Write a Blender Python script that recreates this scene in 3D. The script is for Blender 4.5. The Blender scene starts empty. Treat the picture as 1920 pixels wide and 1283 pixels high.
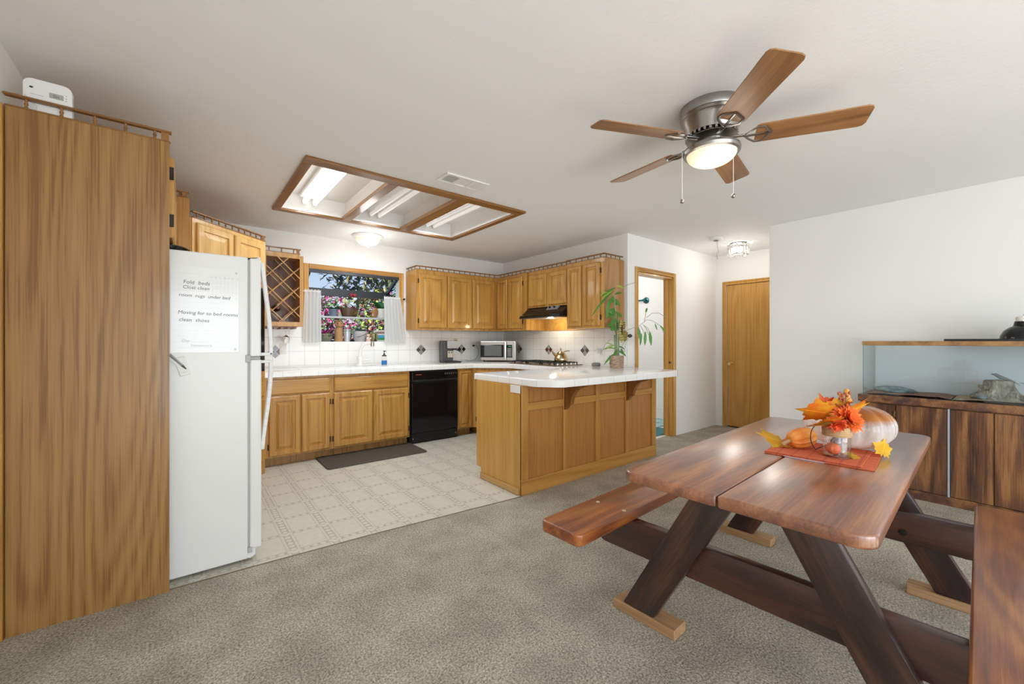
import bpy, bmesh, math, random
from mathutils import Vector, Matrix
PI = math.pi
rng = random.Random(7)
SC = bpy.context.scene
COL = SC.collection
# ------------------------------------------------------------------ camera (1920 x 1283 frame)
F_PX, Y0, YAW, HC = 770.0, 640.0, math.radians(38.4), 1.2
CZ = 2.41
Fv = Vector((math.sin(YAW), math.cos(YAW), 0)); Rv = Vector((math.cos(YAW), -math.sin(YAW), 0))
CAM = Vector((0, 0, HC))
cd = bpy.data.cameras.new('camera'); cam = bpy.data.objects.new('camera', cd); COL.objects.link(cam)
cam.location = CAM; cam.rotation_euler = (PI/2, 0, -YAW)
cd.sensor_width = 36; cd.sensor_fit = 'HORIZONTAL'; cd.lens = 36*F_PX/1920; cd.shift_y = -1.5/1920
cd.clip_start = .05; cd.clip_end = 200
SC.camera = cam
def ray(px, py): return Fv + Rv*((px-960)/F_PX) + Vector((0, 0, 1))*((Y0-py)/F_PX)
def onX(px, py, x): r = ray(px, py); return CAM + r*(x/r.x)
def onY(px, py, y): r = ray(px, py); return CAM + r*(y/r.y)
def onZ(px, py, z): r = ray(px, py); return CAM + r*((z-HC)/r.z)
def onD(px, py, d): return CAM + ray(px, py)*d

# ------------------------------------------------------------------ mesh builder
class MB:
    def __init__(s): s.bm = bmesh.new(); s.mi = 0
    def face(s, pts, mi=None):
        vs = [s.bm.verts.new(p) for p in pts]
        try: f = s.bm.faces.new(vs); f.material_index = s.mi if mi is None else mi; return f
        except ValueError: return None
    def merge(s, t, M=None):
        mp = {}
        for v in t.verts: mp[v] = s.bm.verts.new(M @ v.co if M else v.co)
        for f in t.faces:
            try: g = s.bm.faces.new([mp[v] for v in f.verts]); g.material_index = s.mi
            except ValueError: pass
        t.free(); return s
    def box(s, x0, x1, y0, y1, z0, z1, bev=0, seg=2, M=None):
        t = bmesh.new(); bmesh.ops.create_cube(t, size=1)
        for v in t.verts: v.co = Vector(((x0+x1)/2+v.co.x*(x1-x0), (y0+y1)/2+v.co.y*(y1-y0), (z0+z1)/2+v.co.z*(z1-z0)))
        if bev: bmesh.ops.bevel(t, geom=t.edges[:], offset=bev, segments=seg, affect='EDGES', profile=.5)
        return s.merge(t, M)
    def prism(s, poly, a0, a1, axis='z', bev=0, seg=2, M=None, only_top=False):
        """polygon in the two other axes (z:(x,y)  y:(x,z)  x:(y,z)) extruded from a0 to a1"""
        def P(p, a): return {'z': (p[0], p[1], a), 'y': (p[0], a, p[1]), 'x': (a, p[0], p[1])}[axis]
        t = bmesh.new()
        A = [t.verts.new(P(p, a0)) for p in poly]; B = [t.verts.new(P(p, a1)) for p in poly]
        t.faces.new(A); top = t.faces.new(B); n = len(poly)
        for i in range(n): t.faces.new([A[i], A[(i+1) % n], B[(i+1) % n], B[i]])
        bmesh.ops.recalc_face_normals(t, faces=t.faces[:])
        if bev:
            g = list(top.edges) if only_top else t.edges[:]
            bmesh.ops.bevel(t, geom=g, offset=bev, segments=seg, affect='EDGES', profile=.5)
        return s.merge(t, M)
    def lathe(s, prof, seg=24, M=None, ripple=None, close=False):
        t = bmesh.new(); rows = []
        for r, z in prof:
            if r < 1e-6: rows.append([t.verts.new((0, 0, z))]*seg)
            else:
                row = []
                for i in range(seg):
                    a = 2*PI*i/seg; rr = r*(ripple(a, z) if ripple else 1)
                    row.append(t.verts.new((rr*math.cos(a), rr*math.sin(a), z)))
                rows.append(row)
        for a, b in zip(rows, rows[1:]):
            for i in range(seg):
                j = (i+1) % seg
                q = []
                for v in (a[i], a[j], b[j], b[i]):
                    if v not in q: q.append(v)
                if len(q) > 2:
                    try: t.faces.new(q)
                    except ValueError: pass
        for row in ([rows[0], rows[-1]] if close else []):
            if row[0] is not row[1]:
                try: t.faces.new(row)
                except ValueError: pass
        bmesh.ops.recalc_face_normals(t, faces=t.faces[:])
        return s.merge(t, M)
    def cyl(s, p0, p1, r0, r1=None, seg=16):
        p0, p1 = Vector(p0), Vector(p1); d = p1-p0; L = d.length; r1 = r0 if r1 is None else r1
        M = Matrix.Translation(p0) @ d.to_track_quat('Z', 'Y').to_matrix().to_4x4()
        return s.lathe([(0, 0), (r0, 0), (r1, L), (0, L)], seg, M)
    def tube(s, pts, r, seg=8, caps=True):
        pts = [Vector(p) for p in pts]; n = len(pts); rs = r if isinstance(r, (list, tuple)) else [r]*n
        t = bmesh.new(); rows = []; up = None
        for i, p in enumerate(pts):
            d = (pts[min(i+1, n-1)]-pts[max(i-1, 0)]).normalized()
            if up is None: up = Vector((0, 0, 1)) if abs(d.z) < .9 else Vector((1, 0, 0))
            u = (up - d*up.dot(d)).normalized(); w = d.cross(u); up = u
            rows.append([t.verts.new(p+(u*math.cos(2*PI*k/seg)+w*math.sin(2*PI*k/seg))*rs[i]) for k in range(seg)])
        for a, b in zip(rows, rows[1:]):
            for k in range(seg): t.faces.new([a[k], a[(k+1) % seg], b[(k+1) % seg], b[k]])
        if caps: t.faces.new(rows[0][::-1]); t.faces.new(rows[-1])
        bmesh.ops.recalc_face_normals(t, faces=t.faces[:])
        return s.merge(t)
    def ball(s, c, r, sc=(1, 1, 1), seg=16, M=None, ripple=None):
        n = max(6, seg//2)
        prof = [(r*math.sin(PI*i/n), -r*math.cos(PI*i/n)) for i in range(n+1)]; prof[0] = (0, -r); prof[-1] = (0, r)
        Q = Matrix.Translation(Vector(c)) @ (M or Matrix()) @ Matrix.Diagonal((*sc, 1))
        return s.lathe(prof, seg, Q, ripple)
    def rings(s, x0, x1, z0, z1, loops, M=None):
        """nested rectangular rings on the plane y, (inset, y) each; last is capped: raised panel fronts"""
        t = bmesh.new(); rows = []
        for i, y in loops: rows.append([t.verts.new(p) for p in ((x0+i, y, z0+i), (x1-i, y, z0+i), (x1-i, y, z1-i), (x0+i, y, z1-i))])
        for a, b in zip(rows, rows[1:]):
            for k in range(4): t.faces.new([a[k], a[(k+1) % 4], b[(k+1) % 4], b[k]])
        t.faces.new(rows[-1]); t.faces.new(rows[0][::-1])
        bmesh.ops.recalc_face_normals(t, faces=t.faces[:])
        return s.merge(t, M)
    def leaf(s, base, d, L, W, droop=.3, up=(0, 0, 1), n=5, fold=.25, shape=None):
        """a curved, folded leaf blade with a pointed tip"""
        p = Vector(base); d = Vector(d).normalized(); up = Vector(up); st = L/n
        side = d.cross(up)
        if side.length < 1e-3: side = d.cross(Vector((1, .2, 0)))
        side.normalize(); rows = []
        for i in range(n+1):
            t = i/n; w = W*(shape(t) if shape else math.sin(PI*min(1, t*.93+.07))**.8)/2
            nrm = side.cross(d).normalized()
            rows.append((p-side*w+nrm*w*fold, p.copy(), p+side*w+nrm*w*fold))
            d = (d+Vector((0, 0, -droop/n))).normalized(); p = p+d*st
        t = s.bm
        V = [[t.verts.new(q) for q in r] for r in rows]
        for a, b in zip(V, V[1:]):
            for k in (0, 1):
                f = t.faces.new([a[k], a[k+1], b[k+1], b[k]]); f.material_index = s.mi
        return s
    def build(s, name, mat, parent=None, loc=None, rotz=0, smooth=None, weld=0):
        me = bpy.data.meshes.new(name)
        if weld: bmesh.ops.remove_doubles(s.bm, verts=s.bm.verts[:], dist=weld)
        s.bm.normal_update(); s.bm.to_mesh(me); s.bm.free()
        for m in (mat if isinstance(mat, (list, tuple)) else [mat]): me.materials.append(m)
        if smooth:
            me.polygons.foreach_set('use_smooth', [True]*len(me.polygons)); me.set_sharp_from_angle(angle=math.radians(smooth))
        o = bpy.data.objects.new(name, me); COL.objects.link(o)
        if parent: o.parent = parent
        if loc is not None: o.location = loc
        o.rotation_euler = (0, 0, rotz)
        return o
def tag(o, label, cat, group=None):
    o['label'] = label; o['category'] = cat
    if group: o['group'] = group
    return o
def struct(o): o['kind'] = 'structure'; return o
def thing(name, label, cat, loc=(0, 0, 0), rotz=0, group=None):
    o = bpy.data.objects.new(name, None); COL.objects.link(o); o.empty_display_size = .1
    o.location = loc; o.rotation_euler = (0, 0, rotz)
    return tag(o, label, cat, group)
def dup(o, parent=None, loc=None):
    c = o.copy(); COL.objects.link(c)
    if parent: c.parent = parent
    if loc is not None: c.location = loc
    return c
def RZ(a): return Matrix.Rotation(a, 4, 'Z')
def TR(*p): return Matrix.Translation(Vector(p))
def text_mesh(s, body, size, M, thick=.0004, shear=0, bold=0):
    cu = bpy.data.curves.new('t', 'FONT'); cu.body = body; cu.size = size; cu.extrude = thick; cu.shear = shear; cu.offset = bold
    cu.resolution_u = 3
    o = bpy.data.objects.new('t', cu); COL.objects.link(o)
    dg = bpy.context.evaluated_depsgraph_get(); me = bpy.data.meshes.new_from_object(o.evaluated_get(dg))
    t = bmesh.new(); t.from_mesh(me); s.merge(t, M)
    bpy.data.objects.remove(o); bpy.data.curves.remove(cu); bpy.data.meshes.remove(me)
    return s

# ------------------------------------------------------------------ materials
def mat(name, col=(.8, .8, .8), rough=.5, metal=0, spec=.5, coat=0, trans=0, ior=1.45, emit=None, es=0, alpha=1):
    m = bpy.data.materials.new(name); m.use_nodes = True; b = m.node_tree.nodes['Principled BSDF']
    I = b.inputs
    I['Base Color'].default_value = (*col, 1); I['Roughness'].default_value = rough; I['Metallic'].default_value = metal
    I['Specular IOR Level'].default_value = spec; I['Coat Weight'].default_value = coat; I['Coat Roughness'].default_value = .08
    I['Transmission Weight'].default_value = trans; I['IOR'].default_value = ior; I['Alpha'].default_value = alpha
    if emit: I['Emission Color'].default_value = (*emit, 1); I['Emission Strength'].default_value = es
    return m
class NT:
    def __init__(s, m): s.t = m.node_tree; s.b = s.t.nodes['Principled BSDF']
    def n(s, ty, **kw):
        x = s.t.nodes.new(ty)
        for k, v in kw.items():
            if k in x.inputs.keys(): x.inputs[k].default_value = v
            else: setattr(x, k, v)
        return x
    def l(s, a, b): s.t.links.new(a, b)
    def math(s, op, a, b=None, c=None):
        x = s.t.nodes.new('ShaderNodeMath'); x.operation = op
        for i, v in enumerate((a, b, c)):
            if v is None: continue
            if isinstance(v, (int, float)): x.inputs[i].default_value = v
            else: s.l(v, x.inputs[i])
        return x.outputs[0]
    rot = 0
    def coords(s, scale=(1, 1, 1), rnd=True, loc=(0, 0, 0)):
        tc = s.n('ShaderNodeTexCoord'); src = tc.outputs['Object']
        if s.rot: vr = s.n('ShaderNodeVectorRotate', rotation_type='X_AXIS'); vr.inputs['Angle'].default_value = s.rot; s.l(src, vr.inputs['Vector']); src = vr.outputs[0]
        mp = s.n('ShaderNodeMapping'); mp.inputs['Scale'].default_value = scale; mp.inputs['Location'].default_value = loc
        if rnd:
            oi = s.n('ShaderNodeObjectInfo'); vm = s.n('ShaderNodeVectorMath', operation='MULTIPLY_ADD'); vm.inputs[1].default_value = (1, 1, 1)
            cx = s.n('ShaderNodeCombineXYZ')
            for i, k in enumerate((7.3, 5.1, 3.7)): s.l(s.math('MULTIPLY', oi.outputs['Random'], k), cx.inputs[i])
            s.l(src, vm.inputs[0]); s.l(cx.outputs[0], vm.inputs[2]); s.l(vm.outputs[0], mp.inputs['Vector'])
        else: s.l(src, mp.inputs['Vector'])
        return mp.outputs[0]
    def ramp(s, fac, stops, interp='LINEAR'):
        r = s.n('ShaderNodeValToRGB'); e = r.color_ramp.elements; r.color_ramp.interpolation = interp
        while len(e) < len(stops): e.new(.5)
        for x, (p, c) in zip(e, stops): x.position = p; x.color = (*c, 1)
        s.l(fac, r.inputs[0]); return r.outputs[0]
    def mix(s, fac, a, b, mode='MIX'):
        x = s.n('ShaderNodeMix', data_type='RGBA', blend_type=mode)
        for k, v in ((0, fac), (6, a), (7, b)):
            if isinstance(v, tuple): x.inputs[k].default_value = (*v, 1)
            elif isinstance(v, (int, float)): x.inputs[k].default_value = v
            else: s.l(v, x.inputs[k])
        return x.outputs[2]
    def noise(s, vec, scale, detail=3, rough=.5, dist=0):
        x = s.n('ShaderNodeTexNoise'); x.inputs['Scale'].default_value = scale; x.inputs['Detail'].default_value = detail
        x.inputs['Roughness'].default_value = rough; x.inputs['Distortion'].default_value = dist
        s.l(vec, x.inputs['Vector']); return x.outputs['Fac']
    def bump(s, h, strength=.3, dist=.01):
        x = s.n('ShaderNodeBump'); x.inputs['Strength'].default_value = strength; x.inputs['Distance'].default_value = dist
        s.l(h, x.inputs['Height']); s.l(x.outputs[0], s.b.inputs['Normal'])
    def col(s, c): s.l(c, s.b.inputs['Base Color'])
def oak(name, light, dark, axis='z', rough=.35, coat=.25, rings=.17, ringf=75., sc=46, amp=.85):
    m = mat(name, light, rough, coat=coat); k = NT(m)
    def S(a, b): return {'z': (a, a, b), 'x': (b, a, a), 'y': (a, b, a)}[axis]
    field = k.noise(k.coords(S(2.6, .30)), 1, 1.2, .4, .3)
    rg = k.math('MULTIPLY_ADD', k.math('SINE', k.math('MULTIPLY', field, ringf)), .5, .5)
    streak = k.noise(k.coords(S(sc, .8)), 1, 5, .66); pores = k.noise(k.coords(S(190, 4.5)), 1, 2, .5)
    t = k.math('MULTIPLY_ADD', rg, rings, k.math('MULTIPLY_ADD', streak, amp, k.math('MULTIPLY_ADD', pores, .42, .29-amp*.5-rings*.5)))
    mid = tuple((p*.6+q*.4) for p, q in zip(light, dark))
    k.col(k.ramp(t, [(.34, dark), (.48, mid), (.66, light)])); k.bump(pores, .05, .002)
    return m
OAK_L, OAK_D = (.55, .285, .062), (.36, .165, .03)
M = {}
M['oak'] = oak('oak_vertical', OAK_L, OAK_D)
M['oak_x'] = oak('oak_horizontal', OAK_L, OAK_D, 'x')
M['oak_y'] = oak('oak_along_depth', OAK_L, OAK_D, 'y')
M['oak_panel'] = oak('oak_side_panel', (.38, .20, .058), (.215, .098, .023), 'z', .4, rings=.17, ringf=120., sc=62, amp=.95)
M['oak_dark'] = oak('oak_bracket', (.27, .105, .022), (.17, .06, .012))
M['oak_rail'] = oak('oak_rail', (.30, .135, .032), (.19, .075, .016), 'x')
M['door_oak'] = oak('door_veneer', (.62, .33, .07), (.46, .22, .04), 'z', .35)
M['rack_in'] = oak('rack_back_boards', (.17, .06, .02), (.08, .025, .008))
M['pine'] = oak('pine_block', (.47, .28, .14), (.32, .17, .075), 'y', .6, 0)
M['hood_panel'] = oak('hood_backing', (.62, .34, .085), (.48, .24, .05), 'x')
def plaster(name, c, b=.15):
    m = mat(name, c, .75, spec=.25); k = NT(m); k.bump(k.noise(k.coords(rnd=False), 45, 4, .6), b, .004); return m
M['wall'] = plaster('white_wall_paint', (.86, .855, .84))
M['ceil'] = plaster('ceiling_paint', (.875, .885, .895), .35)  # slight blue put into the paint to offset warm bounced light
M['white'] = mat('white_enamel', (.84, .835, .82), .3)
M['white_matte'] = mat('white_plastic', (.85, .845, .83), .5)
M['fridge'] = mat('fridge_enamel', (.80, .795, .785), .28)
M['gasket'] = mat('grey_gasket', (.45, .45, .45), .5)
M['black'] = mat('gloss_black', (.006, .006, .007), .08)
M['blackm'] = mat('black_plastic', (.012, .012, .013), .4)
M['dark_iron'] = mat('dark_hinge_metal', (.035, .028, .022), .45, .6)
M['steel'] = mat('brushed_steel', (.62, .60, .57), .28, 1)
M['chrome'] = mat('chrome', (.8, .8, .8), .12, 1)
M['brass'] = mat('brass', (.78, .55, .22), .22, 1)
M['grey'] = mat('grey_plastic', (.22, .22, .23), .5)
M['nickel'] = mat('fan_pewter', (.36, .34, .32), .28, 1)
M['glass'] = mat('clear_glass', (1, 1, 1), .02, trans=1)
def thin_glass(name, tint=(1, 1, 1), refl=1., f0=.04):
    m = bpy.data.materials.new(name); m.use_nodes = True; nt = m.node_tree; nt.nodes.clear()
    o = nt.nodes.new('ShaderNodeOutputMaterial'); mx = nt.nodes.new('ShaderNodeMixShader'); tr = nt.nodes.new('ShaderNodeBsdfTransparent'); gl = nt.nodes.new('ShaderNodeBsdfGlossy')
    lw = nt.nodes.new('ShaderNodeLayerWeight'); ma = nt.nodes.new('ShaderNodeMath'); ma.operation = 'MULTIPLY_ADD'; ma.inputs[1].default_value = .55*refl; ma.inputs[2].default_value = f0*refl
    pw = nt.nodes.new('ShaderNodeMath'); pw.operation = 'POWER'; pw.inputs[1].default_value = 3.
    lw.inputs['Blend'].default_value = .5; tr.inputs[0].default_value = (*tint, 1); gl.inputs['Roughness'].default_value = .01
    L = nt.links.new; L(lw.outputs['Facing'], pw.inputs[0]); L(pw.outputs[0], ma.inputs[0]); L(ma.outputs[0], mx.inputs[0]); L(tr.outputs[0], mx.inputs[1]); L(gl.outputs[0], mx.inputs[2]); L(mx.outputs[0], o.inputs[0]); return m
M['pane'] = thin_glass('window_pane', (.97, .99, .99), .5)
M['tank_glass'] = thin_glass('tank_glass', (.93, .965, .975), .8, .06)
M['jar_glass'] = thin_glass('jar_glass', (.97, .97, .97), .9, .06)
# carpet
m = M['carpet'] = mat('beige_carpet', (.4, .37, .32), .95, spec=.1); k = NT(m); v = k.coords(rnd=False)
n1 = k.noise(v, 120, 4, .7, .3); n2 = k.noise(v, 4.5, 2); n3 = k.noise(v, 60, 2, .5)
c = k.ramp(n1, [(.30, (.18, .155, .115)), (.48, (.46, .415, .335)), (.62, (.74, .68, .57))])
c2 = k.ramp(n2, [(.35, (.82, .82, .82)), (.65, (1.08, 1.08, 1.08))])
k.col(k.mix(1., c, c2, 'MULTIPLY')); k.bump(k.math('ADD', n1, k.math('MULTIPLY', n3, .6)), .9, .012)
# vinyl flooring: cells with chain bands
m = M['vinyl'] = mat('patterned_vinyl', (.7, .67, .6), .35, spec=.4); k = NT(m)
tc = k.n('ShaderNodeTexCoord'); sp = k.n('ShaderNodeSeparateXYZ'); k.l(tc.outputs['Object'], sp.inputs[0])
PX_, PY_ = .2205, .258
u = k.math('MULTIPLY', k.math('FRACT', k.math('DIVIDE', k.math('SUBTRACT', sp.outputs[0], .485-PX_/2), PX_)), PX_)
w = k.math('MULTIPLY', k.math('FRACT', k.math('DIVIDE', k.math('SUBTRACT', sp.outputs[1], 2.618-PY_/2), PY_)), PY_)
du = k.math('ABSOLUTE', k.math('SUBTRACT', u, PX_/2)); dw = k.math('ABSOLUTE', k.math('SUBTRACT', w, PY_/2))
def chain(d, along, half, per):
    inb = k.math('LESS_THAN', d, half)
    fr = k.math('ABSOLUTE', k.math('SUBTRACT', k.math('FRACT', k.math('DIVIDE', along, per)), .5))
    e = k.math('ADD', k.math('POWER', k.math('DIVIDE', d, half*.72), 2), k.math('POWER', k.math('DIVIDE', fr, .36), 2))
    return inb, k.math('MULTIPLY', inb, k.math('LESS_THAN', e, 1.))
b1, o1 = chain(du, sp.outputs[1], .021, .043); b2, o2 = chain(dw, sp.outputs[0], .017, .0441)
side = k.math('MULTIPLY', k.math('GREATER_THAN', du, .033), k.math('LESS_THAN', du, .039))
band = k.math('MAXIMUM', k.math('MAXIMUM', b1, b2), k.math('MULTIPLY', side, .6)); oval = k.math('MAXIMUM', o1, o2)
c = k.mix(band, (.62, .60, .52), (.40, .38, .32)); c = k.mix(oval, c, (.64, .62, .55))
nz = k.noise(tc.outputs['Object'], 25, 4); k.col(k.mix(.25, c, k.ramp(nz, [(.3, (.50, .48, .41)), (.7, (.70, .68, .60))])))
# glazed tile with grout, joints by face direction
def tile(name, ox, oy, oz, per=.158, grout=.0035, zlines=True):
    m = mat(name, (.86, .855, .84), .12, spec=.5); k = NT(m)
    tc = k.n('ShaderNodeTexCoord'); sp = k.n('ShaderNodeSeparateXYZ'); k.l(tc.outputs['Object'], sp.inputs[0])
    ge = k.n('ShaderNodeNewGeometry'); sn = k.n('ShaderNodeSeparateXYZ'); k.l(ge.outputs['True Normal'], sn.inputs[0])
    tot = None
    for i, o in enumerate((ox, oy, oz)):
        if i == 2 and not zlines: continue
        fr = k.math('FRACT', k.math('DIVIDE', k.math('SUBTRACT', sp.outputs[i], o-per/2), per))
        ln = k.math('LESS_THAN', k.math('ABSOLUTE', k.math('SUBTRACT', fr, .5)), grout/per/2)
        ln = k.math('MULTIPLY', ln, k.math('LESS_THAN', k.math('ABSOLUTE', sn.outputs[i]), .6))
        tot = ln if tot is None else k.math('MAXIMUM', tot, ln)
    k.col(k.mix(tot, (.86, .855, .84), (.55, .545, .54)))
    r = k.math('MULTIPLY_ADD', tot, .6, .12); k.l(r, k.b.inputs['Roughness'])
    return m
M['tile_splash'] = tile('backsplash_tile', 2.470, 4.065, 1.085)
M['tile_top'] = tile('countertop_tile', .721, 2.456, 0, zlines=False)
# table timber
def timber(name, c0, c1, c2, scale=(1.2, 9, 9), rough=.22, coat=.6, patch=(.03, .02, .05), soft=(.50, .80), rf=45., rot=0):
    m = mat(name, c1, rough, coat=coat, spec=.6); k = NT(m); k.rot = rot
    field = k.noise(k.coords(tuple(x*.55 for x in scale)), 1., 2, .45, .25)
    rg = k.math('MULTIPLY_ADD', k.math('SINE', k.math('MULTIPLY', field, rf)), .5, .5)
    streak = k.noise(k.coords(tuple(x*5.5 if x > 2 else x*2.5 for x in scale)), 1., 6, .72, .4); fine = k.noise(k.coords(tuple(x*30 if x > 2 else x*4 for x in scale)), 1., 3, .6)
    t = k.math('MULTIPLY_ADD', rg, .22, k.math('MULTIPLY_ADD', streak, .75, k.math('MULTIPLY_ADD', fine, .45, -.215)))
    col = k.ramp(t, [(.30, c0), (.50, c1), (.68, c2)])
    p = k.noise(k.coords(tuple(max(1., x*.5) for x in scale)), 2.6, 6, .68, .3)
    col = k.mix(k.ramp(p, [(soft[0], (0, 0, 0)), (soft[1], (1, 1, 1))]), col, patch)
    k.col(col); k.b.inputs['Coat IOR'].default_value = 1.5+.22*(coat > .9); k.b.inputs['Coat Roughness'].default_value = .30
    return m
M['table_top'] = timber('tabletop_timber', (.14, .04, .014), (.29, .09, .031), (.45, .165, .055), (1.0, 6, 6), .25, 1., (.11, .04, .03), (.35, 1.))
M['table_bench'] = timber('bench_timber', (.13, .03, .009), (.31, .08, .016), (.47, .17, .03), (1.1, 8, 8), .28, .5, (.17, .06, .03), (.35, 1.))
M['table_leg'], M['table_leg_mirrored'] = [timber('leg_timber', (.012, .005, .006), (.040, .014, .010), (.105, .038, .019), (5, 5, 1.1), .3, .4, (.012, .022, .034), (.52, .74), rot=a) for a in (math.radians(-29), math.radians(29))]
M['table_beam'] = timber('beam_timber', (.022, .008, .006), (.055, .018, .011), (.095, .03, .016), (6, 1.0, 6), .3, .4, (.014, .010, .022))
M['stand'] = timber('stand_timber', (.048, .017, .009), (.16, .064, .025), (.33, .15, .05), (6, 6, .8), .35, .3, (.030, .020, .032), (.52, .80))
M['stand_top'] = timber('stand_top_timber', (.07, .025, .012), (.19, .075, .028), (.30, .14, .05), (6, .8, 6), .35, .3)
M['tank_trim'] = timber('tank_trim_timber', (.22, .10, .035), (.36, .19, .07), (.46, .26, .10), (6, .8, 6), .4, .2, (.2, .09, .03))
M['blade'] = timber('fan_blade_veneer', (.20, .085, .028), (.30, .135, .045), (.38, .19, .07), (1., 7, 7), .35, .3, (.22, .10, .035))
E_DOOR, E_FAN, E_DOME, E_HALL, E_BATH, E_HOOD, E_TUBE, EXPO = 108, 1.6, 4.5, 6.5, 14, 4, 11, 0.13
E_LEFT, E_RIGHT = 24, 6
FILL_COL = (.88, .95, 1)
# ================================================================== ROOM SHELL
XL, YW, XA, YH, XC, XD, YB = -.59, 5.10, 4.80, 2.80, 3.87, 5.95, -3.2
W = M['wall']
b = MB(); b.box(XL-.12, XL, YB-.12, -2.7, 0, CZ); b.box(XL-.12, XL, -.9, YW+.12, 0, CZ); b.box(XL-.12, XL, -2.7, -.9, 0, .45); b.box(XL-.12, XL, -2.7, -.9, 2.1, CZ); struct(b.build('wall_left', W))
def added_window(n, x0, x1, y0, y1, z0, z1):
    t = struct(thing('window_%d' % n, '', '')); del t['label'], t['category']; b = MB()
    for y in (y0, (y0+y1)/2-.02, y1-.04): b.box(x0, x1, y, y+.04, z0, z1)
    b.box(x0, x1, y0, y1, z0, z0+.04); b.box(x0, x1, y0, y1, z1-.04, z1); b.build('frame', M['white'], t)
added_window(3, XL-.09, XL-.04, -2.7, -.9, .45, 2.1); added_window(4, XA+.04, XA+.09, -2.9, -1.2, .8, 2.1)  # both side windows are unseen, added to light the room more evenly
# window wall with the garden window opening
WX0, WX1, WZ0, WZ1 = 1.09, 2.17, 1.195, 2.03
b = MB(); b.box(XL, WX0, YW, YW+.12, 0, CZ); b.box(WX1, 5.9, YW, YW+.12, 0, CZ); b.box(WX0, WX1, YW, YW+.12, 0, WZ0); b.box(WX0, WX1, YW, YW+.12, WZ1, CZ)
struct(b.build('wall_back', W))
# wall behind the cooktop, and the hall wall with the bathroom doorway
b = MB(); b.box(XC, XC+.13, YH+.12, YW, 0, CZ); struct(b.build('wall_cooktop', W))
DX0, DX1, DZ1 = 4.06, 4.81, 2.0
b = MB(); b.box(XC, DX0, YH, YH+.12, 0, CZ); b.box(DX1, XD, YH, YH+.12, 0, CZ); b.box(DX0, DX1, YH, YH+.12, DZ1, CZ)
struct(b.build('wall_hall', W))
HDY0, HDY1 = 1.90, 2.655
b = MB(); b.box(XD, XD+.12, HDY1, YW, 0, CZ); b.box(XD, XD+.12, 1.70, HDY0, 0, CZ); b.box(XD, XD+.12, HDY0, HDY1, 1.985, CZ); b.box(XD+.1, XD+.12, HDY0, HDY1, 0, 1.985)
struct(b.build('wall_hall_end', W))
b = MB(); b.prism([(XA, -1.2), (XA+.12, -1.2), (XA+.12, 1.58), (XD+.12, 1.58), (XD+.12, 1.70), (XA, 1.70)], 0, CZ); b.box(XA, XA+.12, YB, -2.9, 0, CZ); b.box(XA, XA+.12, -2.9, -1.2, 0, .8); b.box(XA, XA+.12, -2.9, -1.2, 2.1, CZ)
struct(b.build('wall_right', W))
# unseen wall behind the viewer; its glass door is sized and shifted for light
GX0, GX1, GZ1 = -.45, 3.1, 2.08
b = MB(); b.box(XL, GX0, YB-.12, YB, 0, CZ); b.box(GX1, XA+.12, YB-.12, YB, 0, CZ); b.box(GX0, GX1, YB-.12, YB, GZ1, CZ)
struct(b.build('wall_front', W))
t = struct(thing('window_2', '', '')); del t['label'], t['category']
b = MB()
for x in (GX0, (GX0+GX1)/2-.03, GX1-.06): b.box(x, x+.06, YB-.09, YB-.03, 0, GZ1)
b.box(GX0, GX1, YB-.09, YB-.03, 0, .06); b.box(GX0, GX1, YB-.09, YB-.03, GZ1-.06, GZ1); b.build('frame', M['white'], t)
# ceiling with the recessed light box opening
SX0, SX1, SY0, SY1, SZ = .66, 2.42, 3.0, 4.205, 2.56
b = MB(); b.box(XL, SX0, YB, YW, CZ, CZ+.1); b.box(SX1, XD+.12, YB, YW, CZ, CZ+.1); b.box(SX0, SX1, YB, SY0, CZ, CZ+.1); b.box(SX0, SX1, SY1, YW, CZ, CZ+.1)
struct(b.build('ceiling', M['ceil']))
# floors: carpet, and the kitchen vinyl whose edge runs from the cabinet to the peninsula
ve = [(XL, 2.60), (.3, 2.567), (.92, 2.535), (2.03, 2.437)]
b = MB(); b.prism([(XL, YB), (XD+.1, YB), (XD+.1, 2.86), (4.0, 2.86), (3.9, 2.86), (3.9, 2.47), (2.03, 2.437), (.92, 2.535), (.3, 2.567), (XL, 2.60)], -.05, 0)
struct(b.build('floor', M['carpet']))
b = MB(); b.prism([(XL, 2.60), (.3, 2.567), (.92, 2.535), (2.03, 2.437), (3.87, 2.47), (3.87, YW), (XL, YW)], -.05, -.002)
struct(b.build('floor_kitchen', M['vinyl']))
b = MB(); b.prism([(4.0, 2.86), (XD, 2.86), (XD, YW), (4.0, YW)], -.05, -.003); struct(b.build('floor_bathroom', M['white_matte']))
b = MB(); b.tube([(x, y, -.002) for x, y in ve], .006, 6); struct(b.build('trim_1', mat('edge_strip', (.17, .12, .07), .5)))
# bathroom skirting
b = MB(); b.prism([(2.93, 0), (2.93, 0)], 0, 1) if 0 else b.box(5.76, 5.79, 2.93, 5.09, 0, .15); b.box(5.75, 5.79, 2.93, 5.09, .15, .165); b.box(5.768, 5.79, 2.93, 5.09, .165, .2)
struct(b.build('baseboard_bathroom', M['white']))
b = MB(); b.box(5.785, 5.90, 2.92, 5.10, 0, CZ); struct(b.build('wall_bathroom', W))
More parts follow.
